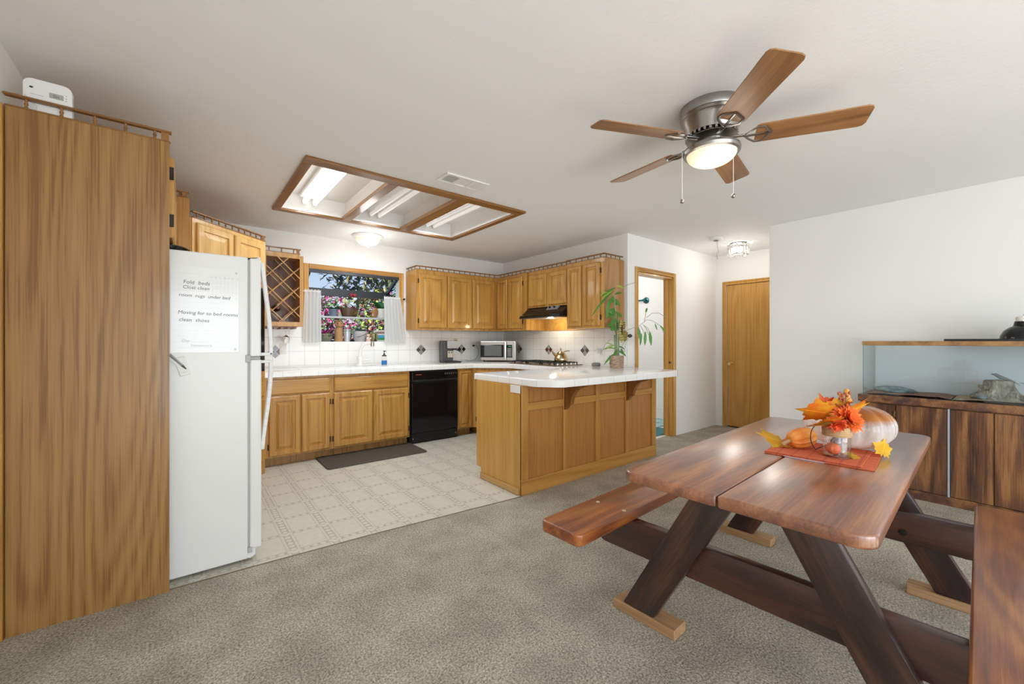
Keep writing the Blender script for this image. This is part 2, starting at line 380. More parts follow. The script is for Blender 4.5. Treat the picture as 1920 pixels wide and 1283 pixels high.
# oak casing round the doorway and the hall door
def casing(mb, x0, x1, z1, w, t, y):          # in the plane y, standing proud towards -y
    mb.rings(x0-w, x0, 0, z1+w, [(0, y), (0, y-t*.6), (w*.12, y-t), (w*.42, y-t*.75), (w*.49, y-t*.5)])
    mb.rings(x1, x1+w, 0, z1+w, [(0, y), (0, y-t*.6), (w*.12, y-t), (w*.42, y-t*.75), (w*.49, y-t*.5)])
t = struct(thing('door_1', '', '')); del t['label'], t['category']
b = MB(); casing(b, DX0, DX1, DZ1, .055, .016, YH); b.build('casing', M['door_oak'], t)
b = MB(); b.rings(DX0, DX1, DZ1, DZ1+.055, [(0, YH), (0, YH-.0096), (.008, YH-.016), (.023, YH-.012), (.027, YH-.008)]); b.build('head_casing', oak('head_oak', (.50, .25, .05), (.36, .16, .028), 'x'), t)
b = MB(); b.box(DX0, DX0+.018, YH, YH+.12, 0, DZ1); b.box(DX1-.018, DX1, YH, YH+.12, 0, DZ1); b.box(DX0, DX1, YH, YH+.12, DZ1-.018, DZ1)
b.box(DX1-.03, DX1-.018, YH+.05, YH+.085, 0, DZ1); b.build('jamb', M['door_oak'], t)
b = MB(); b.cyl((DX1-.019, YH+.03, .93), (DX1-.028, YH+.03, .93), .012); b.build('strike_plate', M['dark_iron'], t)
t = struct(thing('door_2', '', '')); del t['label'], t['category']
R90 = TR(XD, 0, 0) @ RZ(-PI/2)               # local x runs to -Y, local y to +X
b = MB(); Mh = R90
def casing2(mb, x0, x1, z1, w, th):
    L = [(0, 0), (0, -th*.6), (w*.12, -th), (w*.42, -th*.75), (w*.49, -th*.5)]
    mb.rings(x0-w, x0, 0, z1+w, L, Mh); mb.rings(x1, x1+w, 0, z1+w, L, Mh); mb.rings(x0, x1, z1, z1+w, L, Mh)
casing2(b, -HDY1, -HDY0, 1.985, .05, .016); b.build('casing', M['door_oak'], t)
b = MB(); b.box(XD+.012, XD+.05, HDY0+.004, HDY1-.004, .018, 1.982); b.build('door_leaf', M['door_oak'], t)
b = MB(); Mk = TR(XD+.012, HDY1-.06, .885) @ Matrix.Rotation(-PI/2, 4, 'Y')
b.lathe([(0, 0), (.028, 0), (.028, .006), (.011, .01), (.011, .03), (.024, .036), (.028, .05), (.022, .062), (0, .065)], 20, Mk); b.build('door_knob', M['brass'], t, smooth=40)
# ================================================================== CEILING FIXTURES
t = thing('light_box', 'recessed ceiling light box framed in dark oak with three bays above the kitchen', 'ceiling light')
FX0, FX1, FY0, FY1 = .605, 2.478, 2.915, 4.265
MB().box(FX0, FX1, FY0, SY0+.012, CZ-.02, CZ+.0, .004).build('frame_rail', M['oak_rail'], t); MB().box(FX0, FX1, SY1-.005, FY1, CZ-.02, CZ, .004).build('frame_rail', M['oak_rail'], t)
fy = oak('frame_oak_y', (.30, .135, .032), (.19, .075, .016), 'y')
for nm, x0, x1 in (('frame_stile', FX0, SX0+.004), ('divider', 1.195, 1.275), ('divider', 1.79, 1.905), ('frame_stile', SX1-.004, FX1)):
    b = MB(); b.box(x0, x1, SY0+.0125, SY1-.0055, CZ-.02, CZ+.012 if nm == 'divider' else CZ, .004); b.build(nm, fy, t)
b = MB(); wbox = M['white']
e = .004; b.box(SX0-.02, SX0+e, SY0-.02, SY1+.02, CZ+.001, SZ); b.box(SX1-e, SX1+.02, SY0-.02, SY1+.02, CZ+.001, SZ); b.box(SX0, SX1, SY0-.02, SY0+e, CZ+.001, SZ); b.box(SX0, SX1, SY1-e, SY1+.02, CZ+.001, SZ)
b.box(SX0-.02, SX1+.02, SY0-.02, SY1+.02, SZ, SZ+.02)
for x in (1.235, 1.847): b.box(x-.008, x+.008, SY0, SY1, CZ+.014, SZ)
b.build('housing', M['white_matte'], t)
M['tube_on'] = mat('lit_tube', (1, 1, 1), .4, emit=(1, .97, .92), es=3.2); M['tube_off'] = mat('unlit_tube_glow', (.86, .86, .85), .25, emit=(1, .98, .95), es=.26)  # second and third bay tubes are unlit; their faint glow is added
for bx, on in ((.895, 1), (1.505, 0), (2.13, 0)):
    f = MB().box(bx-.085, bx+.085, SY0+.03, SY1-.05, SZ-.035, SZ-.001, .008).build('fixture', M['white'], t)
    for dx in (-.042, .042):
        b = MB(); b.cyl((bx+dx, SY0+.05, SZ-.075), (bx+dx, SY1-.07, SZ-.075), .019); q = b.build('tube', M['tube_on' if on else 'tube_off'], f, smooth=40)
        if on: q['label'] = 'lit fluorescent tube'
        b = MB(); b.box(bx+dx-.014, bx+dx+.014, SY1-.07, SY1-.052, SZ-.10, SZ-.03); b.build('socket', M['white_matte'], f)
def dome_light(name, label, c, r, h, es, rimmat, glassmat):
    t = thing(name, label, 'ceiling light', c)
    MB().lathe([(0, 0), (r, 0), (r*1.02, -.012), (r*.93, -.03), (r*.82, -.036), (0, -.036)], 40).build('base', rimmat, t, smooth=35)
    n = 10; MB().lathe([(r*.80*math.cos(PI/2*i/n), -.034-h*math.sin(PI/2*i/n)) for i in range(n+1)][:-1]+[(0, -.034-h)], 40).build('glass_bowl', glassmat, t, smooth=60)
    return t
M['bowl'] = mat('lit_bowl', (.9, .85, .7), .35, emit=(1, .86, .56), es=.42)
dl = dome_light('dome_light', 'frosted dome ceiling light with a white rim by the kitchen window', (1.63, 4.72, CZ), .165, .085, 1, M['white'], M['bowl'])
MB().lathe([(0, -.12), (.01, -.122), (.008, -.135), (0, -.137)], 12).build('finial', M['white'], dl, smooth=40)
# crystal hall light
t = thing('crystal_light', 'round crystal drum ceiling light in the hall before the oak door', 'ceiling light', (5.33, 2.235, CZ))
MB().lathe([(0, 0), (.085, 0), (.09, -.012), (.07, -.02), (0, -.02)], 32).build('base', M['chrome'], t, smooth=35)
MB().lathe([(.112, -.022), (.118, -.022), (.118, -.03), (.112, -.03), (.112, -.022)], 32).build('ring', M['chrome'], t, smooth=35); MB().lathe([(.100, -.150), (.106, -.150), (.106, -.156), (.100, -.156), (.100, -.15)], 32).build('ring', M['chrome'], t, smooth=35)
pr0 = MB().lathe([(0, .0), (.008, 0), (.010, .11), (0, .12)], 6).build('crystal', M['glass'], t); pr0.location = (.109, 0, -.15)
for i in range(1, 26):
    a = 2*PI*i/26; q = dup(pr0, t, (.109*math.cos(a), .109*math.sin(a), -.15)); q.rotation_euler = (0, 0, a)
M['bulb'] = mat('lit_bulb', (1, 1, 1), .4, emit=(1, .9, .7), es=9)
for i in range(3):
    a = 2*PI*i/3; MB().ball((.045*math.cos(a), .045*math.sin(a), -.08), .026, (1, 1, 1.3)).build('bulb', M['bulb'], t, smooth=60)
# smoke alarm with dangling wires
t = thing('smoke_alarm', 'small white smoke alarm on the hall ceiling with loose wires hanging from it', 'smoke alarm', (4.86, 2.28, CZ))
MB().lathe([(0, 0), (.07, 0), (.068, -.02), (.055, -.032), (0, -.034)], 28).build('body', M['white_matte'], t, smooth=35)
MB().box(-.035, .01, -.02, .02, -.040, -.034).build('connector', M['grey'], t)
MB().tube([(-.03, -.02, -.04), (-.02, -.02, -.09), (.0, -.02, -.15), (.012, -.02, -.17), (-.03, -.02, -.18), (-.035, -.02, -.215), (-.01, -.02, -.25)], .0022, 5).build('wire', M['grey'], t)
# ceiling air vent: three louvred sections
t = thing('air_vent', 'white ceiling air vent with three louvred sections beside the light box', 'vent', (1.645, 2.672, CZ))
b = MB(); b.box(-.185, .185, -.088, -.062, -.01, 0, .003); b.box(-.185, .185, .062, .088, -.01, 0, .003)
for x in (-.185, -.062, .048, .162): b.box(x, x+.022, -.063, .063, -.01, 0, .003)
b.build('frame', M['white_matte'], t)
for i, (x0, x1, ang) in enumerate(((-.163, -.062, -.75), (-.04, .048, .15), (.07, .162, .75))):
    b = MB()
    for j in range(9):
        x = x0+(x1-x0)*(j+.5)/9; b.box(-.006, .006, -.062, .062, -.0006, .0006, M=TR(x, 0, -.004) @ Matrix.Rotation(ang, 4, 'Y'))
    b.build('louvres', M['white_matte'], t)
MB().box(-.163, .162, -.062, .062, .004, .006).build('duct', M['grey'] if 0 else mat('vent_duct', (.25, .25, .25), .8), t)
# ------------------------------------------------------------------ ceiling fan
FANC = (2.135, 1.028)
t = thing('ceiling_fan', 'pewter ceiling fan with five brown blades and a lit bowl lamp', 'ceiling fan', (*FANC, CZ))
MB().lathe([(0, 0), (.150, 0), (.152, -.03), (.147, -.045), (.152, -.052), (.145, -.062), (.149, -.07), (.141, -.08), (.125, -.135), (.122, -.142), (0, -.142)], 48).build('motor_housing', M['nickel'], t, smooth=30)
b = MB()
for i in range(30):
    a = 2*PI*i/30; b.box(.085, .126, -.006, .006, -.157, -.141, .002, M=RZ(a))
b.lathe([(0, -.141), (.084, -.141), (.084, -.16), (.118, -.158), (.12, -.163), (.07, -.172), (0, -.172)], 36); b.build('vent_ring', M['nickel'], t, smooth=30)
MB().lathe([(0, -.165), (.062, -.165), (.060, -.20), (.072, -.206), (0, -.206)], 36).build('switch_housing', M['nickel'], t, smooth=30)
MB().lathe([(0, -.204), (.105, -.204), (.134, -.214), (.138, -.226), (.134, -.240), (.122, -.243), (.118, -.236), (0, -.236)], 48).build('lamp_ring', M['nickel'], t, smooth=30)
M['fanbowl'] = mat('lit_fan_bowl', (.9, .85, .75), .35, emit=(1, .76, .42), es=.55)
MB().lathe([(.119*math.cos(PI/2*i/10), -.238-.062*math.sin(PI/2*i/10)) for i in range(10)]+[(0, -.30)], 40).build('lamp_bowl', M['fanbowl'], t, smooth=60)
def blade_outline():
    r = []
    for x, w in ((.20, .058), (.215, .066), (.45, .068), (.60, .0705)): r.append((x, w))
    tip = [(.655+.0*0, .055), (.645, .066)]
    up = r+[(.635, .0705), (.652, .064), (.66, .048)]
    return up+[(x, -w) for x, w in up[::-1]]
bo = blade_outline(); first = None
for k_ in range(5):
    a = math.radians(12.1+72*k_ if k_ else 12.1); Z = -.168
    if first is None:
        bl = MB(); PM = TR(0, 0, Z) @ Matrix.Rotation(math.radians(-13), 4, 'X'); bl.prism(bo, -.003, .003, 'z', .0015, 1, M=PM); first = bl.build('blade', M['blade'], t, rotz=a)
        br = MB(); br.box(.08, .165, -.012, .012, Z-.004, Z+.004, .002)
        for s in (-1, 1): br.tube([PM @ Vector(p) for p in ((.15, 0, -.004-Z*0), (.175, s*.03, -.006), (.20, s*.052, -.006), (.235, s*.05, -.006), (.25, s*.028, -.006), (.268, 0, -.006))], .0055, 6)
        br.tube([PM @ Vector(p) for p in ((.16, 0, -.006), (.268, 0, -.006))], .006, 6); brk = br.build('blade_bracket', M['nickel'], first, smooth=50)
    else:
        c = dup(first, t); c.rotation_euler = (0, 0, a); dup(brk, c)
for px, py, ln in ((1279, 390, .215), (1375, 391, .205)):
    d = 2.13-.09 if px > 1300 else 2.13-.01
    p = onD(px, py, d)-Vector((*FANC, CZ)); p.z = -.235-.245
    b = MB(); b.tube([(p.x, p.y, -.235), (p.x, p.y, p.z)], .0013, 5); c = b.build('pull_chain', M['white'], t)
    MB().ball((p.x, p.y, p.z-.008), .0105, (1, 1, 1.15), 12).build('pull_knob', M['nickel'], c, smooth=60)
# ================================================================== CABINETS
def door_front(mb, x0, x1, z0, z1, y=0, t=.02):
    s = min(1, (x1-x0)/.30)
    mb.rings(x0, x1, z0, z1, [(0, y), (0, y-t+.007), (.008, y-t), (.050*s, y-t), (.054*s, y-t+.011), (.066*s, y-t+.011), (.095*s, y-t+.001)])
def slab_front(mb, x0, x1, z0, z1, y=0, t=.02): mb.rings(x0, x1, z0, z1, [(0, y), (0, y-t+.008), (.012, y-t)])
def add_door(root, x0, x1, z0, z1, hinge=None, y=0, material='oak'):
    b = MB(); door_front(b, x0, x1, z0, z1, y); d = b.build('door', M[material], root)
    if hinge:
        hx = x0-.006 if hinge == 'l' else x1+.006
        for z in (z0+.09, z1-.09): MB().box(hx-.006, hx+.006, y-.014, y-.001, z-.028, z+.028, .002, 1).build('hinge', M['dark_iron'], d)
    return d
SPIN = {}
def gallery(root, pts, z, per=.085, h=.05, posts=()):
    """low gallery rail along the local polyline pts on a cabinet top at height z"""
    b = MB(); segs = list(zip(pts, pts[1:]))
    for (a, c) in segs:
        a, c = Vector((*a, 0)), Vector((*c, 0)); d = c-a; L = d.length; A = math.atan2(d.y, d.x); T = TR(a.x, a.y, z) @ RZ(A)
        b.box(-.008, L+.008, -.010, .010, 0, .008, .002, 1, T); b.box(-.012, L+.012, -.013, .013, h-.011, h, .003, 1, T)
    for p in posts: b.box(p[0]-.014, p[0]+.014, p[1]-.009, p[1]+.009, z+.008, z+h-.011)
    r = b.build('gallery_rail', M['oak_rail'], root)
    for (a, c) in segs:
        a, c = Vector(a), Vector(c); L = (c-a).length; n = max(1, round(L/per))
        for i in range(n):
            p = a.lerp(c, (i+.5)/n)
            if h not in SPIN:
                k_ = h-.019; s = MB().lathe([(0, .008), (.0065, .008), (.0065, .008+k_*.12), (.004, .008+k_*.25), (.0075, .008+k_*.5), (.004, .008+k_*.75), (.0065, .008+k_*.88), (.0065, .008+k_), (0, .008+k_)], 8).build('spindle', M['oak_rail'], r, smooth=50); SPIN[h] = s
            else: s = dup(SPIN[h], r)
            s.location = (p.x, p.y, z)
    return r
UZ0, UZ1 = 1.345, 2.105
# --- upper cabinet on the window wall, right of the window
t = thing('wall_cabinet', 'oak wall cabinet with three doors right of the kitchen window', 'cabinet', (2.258, 4.78, 0))
MB().box(0, XC-.012-2.258, 0, .308, UZ0, UZ1).build('carcass', M['oak'], t)
for x0, x1, h in ((.032, .427, 'l'), (.443, .814, None), (.836, 1.217, None)): add_door(t, x0, x1, UZ0+.025, UZ1-.052, h)
gallery(t, [(0.008, .295), (.008, .008), (1.255, .008)], UZ1)
RC = -PI/2
# --- cooktop wall: corner cabinet, hood cabinet, end cabinet
t = thing('wall_cabinet', 'oak corner wall cabinet with two narrow doors left of the range hood', 'cabinet', (3.52, 4.778, 0), RC)
MB().box(0.0, .643, 0, .338, UZ0, UZ1).build('carcass', M['oak'], t)
add_door(t, .006, .241, UZ0+.025, UZ1-.04); add_door(t, .262, .568, UZ0+.025, UZ1-.04, 'r')
gallery(t, [(.02, .008), (.643, .008)], UZ1)
t = thing('wall_cabinet', 'short oak wall cabinet with two doors above the range hood', 'cabinet', (3.548, 4.134, 0), RC)
MB().box(0, .736, 0, .31, 1.635, UZ1).build('carcass', M['oak'], t)
add_door(t, .03, .358, 1.652, UZ1-.05, None); add_door(t, .398, .716, 1.652, UZ1-.05, None)
gallery(t, [(0, .008), (.736, .008)], UZ1)
t = thing('wall_cabinet', 'tall oak wall cabinet with two narrow doors at the end beside the doorway', 'cabinet', (3.52, 3.396, 0), RC)
MB().box(0, .55, 0, .338, UZ0, UZ1).build('carcass', M['oak'], t)
MB().box(.55, .556, .0, .338, UZ0, UZ1).build('end_panel', oak('end_panel_oak', (.44, .22, .065), (.33, .15, .04)), t)
add_door(t, .026, .233, UZ0+.025, UZ1-.045); add_door(t, .262, .50, UZ0+.025, UZ1-.045, 'r')
gallery(t, [(0, .008), (.542, .008), (.542, .32)], UZ1)
# --- panel behind the hood
t = tag(MB().box(3.846, 3.858, 3.402, 4.132, UZ0-.005, 1.634).build('backing_panel', M['hood_panel']), 'plain oak backing panel on the wall under the range hood', 'panel')
# --- range hood
t = thing('range_hood', 'black under cabinet range hood over the cooktop', 'range hood', (3.40, 4.13, 1.49), RC)
b = MB(); b.prism([(.04, .045), (.145, .142), (.445, .142), (.445, .012), (.0, .012), (.0, .032)], .004, .728, 'x'); b.build('body', M['black'], t)
MB().box(-.004, .736, -.008, .445, 0, .013, .003).build('lip', M['blackm'], t)
MB().prism([(.148, .143), (.132, .143), (.092, .098), (.096, .094)], .40, .60, 'x').build('control_panel', M['grey'], t)
for x in (.45, .53): MB().cyl((x, .115, .125), (x, .102, .135), .012).build('knob', M['blackm'], t)
MB().box(.05, .68, .03, .42, -.004, .001).build('filter', M['steel'], t)
# --- wine rack cabinet left of the window
t = thing('wine_rack', 'oak wall wine rack with a diagonal lattice left of the kitchen window', 'wine rack', (.60, 4.78, 0))
wx0, wx1, wz0, wz1 = .0, .37, 1.355, 2.112
b = MB(); b.box(wx0, .03, 0, .308, wz0, wz1); b.box(.335, wx1, 0, .308, wz0, wz1-.015); b.box(.03, .335, 0, .308, wz0, 1.40); b.box(.03, .335, 0, .308, 2.065, wz1)
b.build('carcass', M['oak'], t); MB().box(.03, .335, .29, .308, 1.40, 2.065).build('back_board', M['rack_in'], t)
lat = []
for yy in (.012, .20):
    b = MB(); x0, x1, z0, z1 = .03, .335, 1.40, 2.065; per = .20
    for s in (1, -1):
        for i in range(-6, 10):
            # line z = s*1.02*x + c clipped to the opening
            c = z0+i*per+(.06 if s > 0 else .17); pts = []
            for x in (x0, x1):
                z = c+s*1.02*(x-x0)
                pts.append([x, z])
            (xa, za), (xb, zb) = pts
            def clip(xa, za, xb, zb):
                if max(za, zb) <= z0 or min(za, zb) >= z1: return None
                f = lambda zt: xa+(xb-xa)*(zt-za)/(zb-za)
                P = []
                for (x, z) in ((xa, za), (xb, zb)): P.append((f(z0), z0) if z < z0 else (f(z1), z1) if z > z1 else (x, z))
                return P
            P = clip(xa, za, xb, zb)
            if P and abs(P[0][0]-P[1][0]) > .01:
                A, B = Vector((P[0][0], 0, P[0][1])), Vector((P[1][0], 0, P[1][1])); d = B-A
                T = TR(A.x, yy+.006*s, A.z) @ Matrix.Rotation(-math.atan2(d.z, d.x), 4, 'Y'); b.box(0, d.length, -.006, .006, -.0045, .0045, M=T)
    b.build('lattice', M['oak_x'], t)
gallery(t, [(0, .01), (.335, .01)], wz1, .10, .056, posts=((.32, .012),))
t2 = thing('stemware_rack', 'dark wooden stemware rack under the wine rack', 'glass rack', (.62, 4.82, 1.33))
b = MB(); b.box(0, .30, 0, .22, .015, .024)
b.build('top_board', M['oak_dark'], t2)
for i in range(5): MB().box(.02+.062*i, .042+.062*i, 0, .22, 0, .015).build('slat', M['oak_dark'], t2)
t = thing('wine_bottle', 'dark wine bottle lying in the lattice of the wine rack', 'bottle', (.735, 4.775, 1.545))
Mb = Matrix.Rotation(-PI/2, 4, 'X')
MB().lathe([(0, .28), (.035, .28), (.037, .27), (.037, .10), (.014, .05), (.013, .0), (0, 0)], 20, Mb).build('bottle_body', mat('dark_bottle_glass', (.012, .016, .012), .08), t, smooth=40)
MB().lathe([(0, -.002), (.0155, -.002), (.0155, .04), (0, .04)], 16, Mb).build('capsule', mat('bottle_capsule', (.12, .012, .015), .35), t, smooth=40)
t = thing('wine_glass', 'clear wine glass hanging upside down under the wine rack', 'glass', (.825, 4.90, 1.345))
MB().lathe([(0, .002), (.032, .0), (.032, -.003), (.004, -.008), (.0035, -.07), (.01, -.08), (.034, -.105), (.038, -.13), (.033, -.165), (.0315, -.165), (.036, -.13), (.03, -.105), (0, -.083)], 24).build('glass_body', M['glass'], t, smooth=50)
# --- diagonal wall oven cabinet in the corner
OV = (.03, 3.80); OL = .75; t = thing('oven_cabinet', 'tall diagonal corner cabinet of pale oak holding a black wall oven behind the refrigerator', 'cabinet', (*OV, 0), PI/4)
inv = (TR(*OV, 0) @ RZ(PI/4)).inverted()
def Lc(x, y): v = inv @ Vector((x, y, 0)); return (v.x, v.y)
poly = [(0, 0), (OL, 0), Lc(OV[0]+OL*math.sqrt(.5), YW-.012), Lc(-.571, YW-.012), Lc(-.571, 3.80)]
MB().prism(poly, 0, UZ1, 'z').build('carcass', M['oak'], t)
pale = M['oak_pale'] = oak('oak_pale', (.66, .40, .13), (.52, .28, .075))
MB().box(0.0, OL, -.004, 0, 1.69, UZ1).build('face_frame', pale, t)
add_door(t, .03, .365, 1.72, UZ1-.03, None, -.004, 'oak_pale'); add_door(t, .385, .715, 1.72, UZ1-.03, None, -.004, 'oak_pale')
o = MB().box(.04, .71, -.03, -.001, .93, 1.675, .006).build('oven_front', M['black'], t)
MB().box(.12, .63, -.052, -.04, 1.36, 1.38, .004).build('oven_handle', M['blackm'], o); MB().box(.12, .63, -.052, -.04, 1.02, 1.04, .004).build('oven_handle', M['blackm'], o)
b = MB(); slab_front(b, .03, .72, .70, .90, -.001); b.build('drawer', M['oak_x'], t)
add_door(t, .03, .365, .12, .68, None, -.001); add_door(t, .385, .72, .12, .68, None, -.001)
gallery(t, [(.01, .0), (OL-.01, .0)], UZ1, .068, .05, posts=((OL-.03, .0),))
# --- narrow tall panel cabinet beside the refrigerator
t = thing('pantry_cabinet', 'narrow tall oak cabinet between the refrigerator and the corner oven cabinet', 'cabinet', (-.571, 3.335, 0))
MB().box(0, .582, 0, .455, 0, UZ1+.005).build('carcass', oak('pantry_oak', (.50, .24, .05), (.36, .155, .028)), t)
MB().box(.53, .585, -.003, 0, 0, UZ1+.005).build('face_stile', M['oak'], t)
gallery(t, [(.30, .01), (.575, .01)], UZ1+.005, .075, .046, posts=((.562, .012),))
# --- tall side panel with over refrigerator cupboard
t = thing('tall_cabinet', 'tall brown oak cabinet side with a spindle rail on top, in front of the refrigerator', 'cabinet', (-.573, 2.565, 0))
TX = .505
MB().box(0, TX, 0, .02, 0, 2.152).build('side_panel', M['oak_panel'], t)
MB().box(TX-.028, TX+.004, -.003, 0, 0, 2.152).build('edge_strip', M['oak_panel'], t); MB().box(-.016, -.003, -.02, .02, 0, 2.152, .002, 1).build('edge_strip', M['oak_dark'] if 0 else M['oak'], t)
MB().box(0, TX, .02, .745, 1.712, 2.152).build('carcass', M['oak'], t)
d = None
b = MB(); door_front(b, 0.05, .73, 1.708, 2.10, 0); dd = b.build('door', M['oak'], t); dd.location = (TX, 0, 0); dd.rotation_euler = (0, 0, PI/2)
for z in (1.79, 2.02): MB().box(.036, .05, -.02, -.001, z-.03, z+.03, .002, 1).build('hinge', M['dark_iron'], dd)
gallery(t, [(.004, .01), (TX, .01)], 2.152, .1005, .056, posts=((TX-.012, .01),))
# --- base cabinets under the window
BZ0, BZ1 = .09, .856
def base_cab(label, loc, w, depth=.60, rot=0, parts=(), toe=True, name='base_cabinet'):
    t = thing(name, label, 'cabinet', (*loc, 0), rot)
    MB().box(0, w, 0, depth, BZ0, BZ1).build('carcass', M['oak'], t)
    if toe: MB().box(0, w, .07, depth, 0, BZ0).build('toe_kick', M['oak_panel'], t)
    for p in parts:
        if p[0] == 'd': add_door(t, p[1], p[2], p[3], p[4], p[5])
        else: b = MB(); slab_front(b, *p[1:5]); b.build('drawer', M['oak_x'], t)
    return t
base_cab('oak base cabinet with two narrow doors next to the refrigerator handle', (.565, 4.47), .607, .615, parts=(('s', .03, .588, .685, .832), ('d', .045, .314, .105, .672, 'l'), ('d', .322, .586, .105, .672, 'r')))
base_cab('oak sink base cabinet with two wide doors left of the dishwasher', (1.173, 4.47), .852, .615, parts=(('s', .02, .83, .68, .828), ('d', .017, .417, .105, .668, 'l'), ('d', .428, .832, .105, .665, 'r')))
base_cab('slim oak base cabinet with one narrow door right of the dishwasher', (2.672, 4.47), .225, .615, parts=(('d', .016, .195, .11, .828, None),))
# corner and cooktop base cabinets
t = thing('base_cabinet', 'diagonal oak corner base cabinet under the microwave', 'cabinet', (2.90, 4.468, 0), -PI/4)
dl_ = .495; iv = (TR(2.90, 4.468, 0) @ RZ(-PI/4)).inverted()
def Ld(x, y): v = iv @ Vector((x, y, 0)); return (v.x, v.y)
e = RZ(-PI/4) @ Vector((dl_, 0, 0)); P2 = (2.90+e.x, 4.468+e.y)
MB().prism([(0, 0), (dl_, 0), Ld(3.85, P2[1]), Ld(3.85, 5.085), Ld(2.90, 5.085)], BZ0, BZ1).build('carcass', M['oak'], t)
MB().prism([(0.05, .07), (dl_-.05, .07), Ld(3.85, P2[1]+.01), Ld(3.85, 5.085), Ld(2.91, 5.085)], 0, BZ0).build('toe_kick', M['oak_panel'], t)
add_door(t, .05, .44, .11, .82, 'l')
base_cab('oak base cabinet with drawers and doors under the cooktop', (P2[0], P2[1]-.002), .98, .60, RC, parts=(('s', .03, .95, .685, .83), ('d', .03, .485, .105, .67, None), ('d', .495, .95, .105, .67, None)))
# --- dishwasher
t = thing('dishwasher', 'glossy black built-in dishwasher between the oak base cabinets', 'dishwasher', (2.036, 4.47, 0))
MB().box(.006, .626, .01, .58, .03, .85).build('body', M['blackm'], t)
MB().box(.01, .622, -.025, .008, .125, .715, .006).build('door', M['black'], t)
c = MB().box(.01, .622, -.03, .008, .745, .843, .006).build('control_panel', M['black'], t)
MB().prism([(-.012, .717), (.0, .717), (.0, .744), (-.03, .744)], .012, .62, 'x').build('handle_recess', mat('handle_black', (.03, .032, .036), .18), t)
MB().box(.24, .40, -.034, -.004, .722, .743, .004).build('handle', M['blackm'], t)
red = mat('red_print', (.5, .09, .05), .5); lite = mat('light_print', (.28, .28, .28), .5)
b = MB()
for i in range(7): b.box(.055+i*.0105, .062+i*.0105, -.0306, -.0298, .803, .811)
b.build('brand_mark', red, c)
b = MB()
for i in range(9): b.box(.43+i*.017, .441+i*.017, -.0306, -.0298, .812, .8145)
for i in range(5): b.box(.437+i*.028, .449+i*.028, -.0306, -.0298, .798, .803)
b.box(.59, .596, -.0306, -.0298, .80, .806); b.build('control_marks', lite, c)
MB().box(.012, .62, -.008, .008, .012, .118, .004).build('kick_plate', M['black'], t)
for x in (.03, .60): MB().cyl((x, -.009, .06), (x, -.0, .06), .006).build('screw', M['chrome'], t)
# --- peninsula cabinet: panelled front to the dining side, plain end
PX0, PX1, PY0, PY1 = 2.03, 3.868, 2.45, 3.02
t = thing('peninsula_cabinet', 'oak peninsula cabinet with framed panels facing the picnic table', 'cabinet', (PX0, PY0, 0))
w = PX1-PX0
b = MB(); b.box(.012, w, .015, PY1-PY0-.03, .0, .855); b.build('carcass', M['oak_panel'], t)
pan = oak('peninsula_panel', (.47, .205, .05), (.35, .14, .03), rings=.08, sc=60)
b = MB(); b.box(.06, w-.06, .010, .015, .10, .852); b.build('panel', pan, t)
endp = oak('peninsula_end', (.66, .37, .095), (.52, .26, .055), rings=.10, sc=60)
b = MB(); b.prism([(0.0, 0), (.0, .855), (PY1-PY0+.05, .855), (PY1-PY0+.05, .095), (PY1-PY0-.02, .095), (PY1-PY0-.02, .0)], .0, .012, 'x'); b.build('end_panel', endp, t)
b = MB(); b.box(-.012, 0, .02, PY1-PY0-.02, 0, .05, .004); b.build('base_moulding', oak('mould_oak', (.60, .36, .13), (.46, .25, .07), 'y'), t)
fm = oak('frame_upright', (.52, .26, .062), (.39, .175, .036)); fh = oak('frame_across', (.52, .26, .062), (.39, .175, .036), 'x')
for x0, x1 in ((0, .068), (.46, .505), (.875, .925), (1.315, 1.36), (1.765, w)):
    MB().box(x0, x1, -.009, .012, .115, .855, .004, 2).build('stile', fm, t)
MB().box(0, w, -.010, .012, 0, .115, .004, 2).build('bottom_rail', fh, t)
for x0, x1 in ((.068, .46), (.505, .875), (.925, 1.315), (1.36, 1.765)):
    MB().box(x0, x1, -.008, .012, .655, .715, .004, 2).build('mid_rail', fh, t); MB().box(x0, x1, -.008, .012, .83, .855, .004, 2).build('top_rail', fh, t)
# carved brackets under the overhang (profile in depth and height)
prof = [(0, .856), (-.245, .856), (-.245, .838), (-.215, .826), (-.19, .822), (-.17, .815), (-.135, .79), (-.105, .75), (-.09, .71), (-.088, .685), (-.082, .676), (-.06, .668), (-.045, .655), (-.025, .628), (-.006, .62), (0, .62)]
for x in (.465, 1.32):
    MB().prism(prof, x, x+.042, 'x', .003, 1).build('bracket', M['oak_dark'], t)
# outlet under the counter edge on the end panel
t = thing('wall_outlet', 'white outlet plate on the peninsula end just under the counter edge', 'outlet', (PX0-.001, 2.515, .828), RC)
MB().box(-.06, .06, -.006, 0, -.034, .026, .002).build('plate', M['white_matte'], t)
for x in (-.028, .028): MB().box(x-.014, x+.014, -.0075, -.004, -.016, .014, .001, 1).build('socket', M['white'], t)
# --- tiled worktop with bar overhang
out = [(.57, 5.088), (.57, 4.435), (2.885, 4.435), (3.215, 4.11), (3.215, 3.13), (2.045, 3.13), (2.045, 2.33), (2.062, 2.28), (2.15, 2.165), (2.20, 2.14), (3.75, 2.14), (3.80, 2.158), (3.872, 2.225), (3.888, 2.27), (3.888, 2.795), (3.855, 2.795), (3.855, 5.088)]
t = tag(MB().prism(out, .857, .912, 'z', .012, 3, only_top=True).build('countertop', M['tile_top'], smooth=35), 'white tiled worktop running under the window, round the corner and over the peninsula', 'countertop')
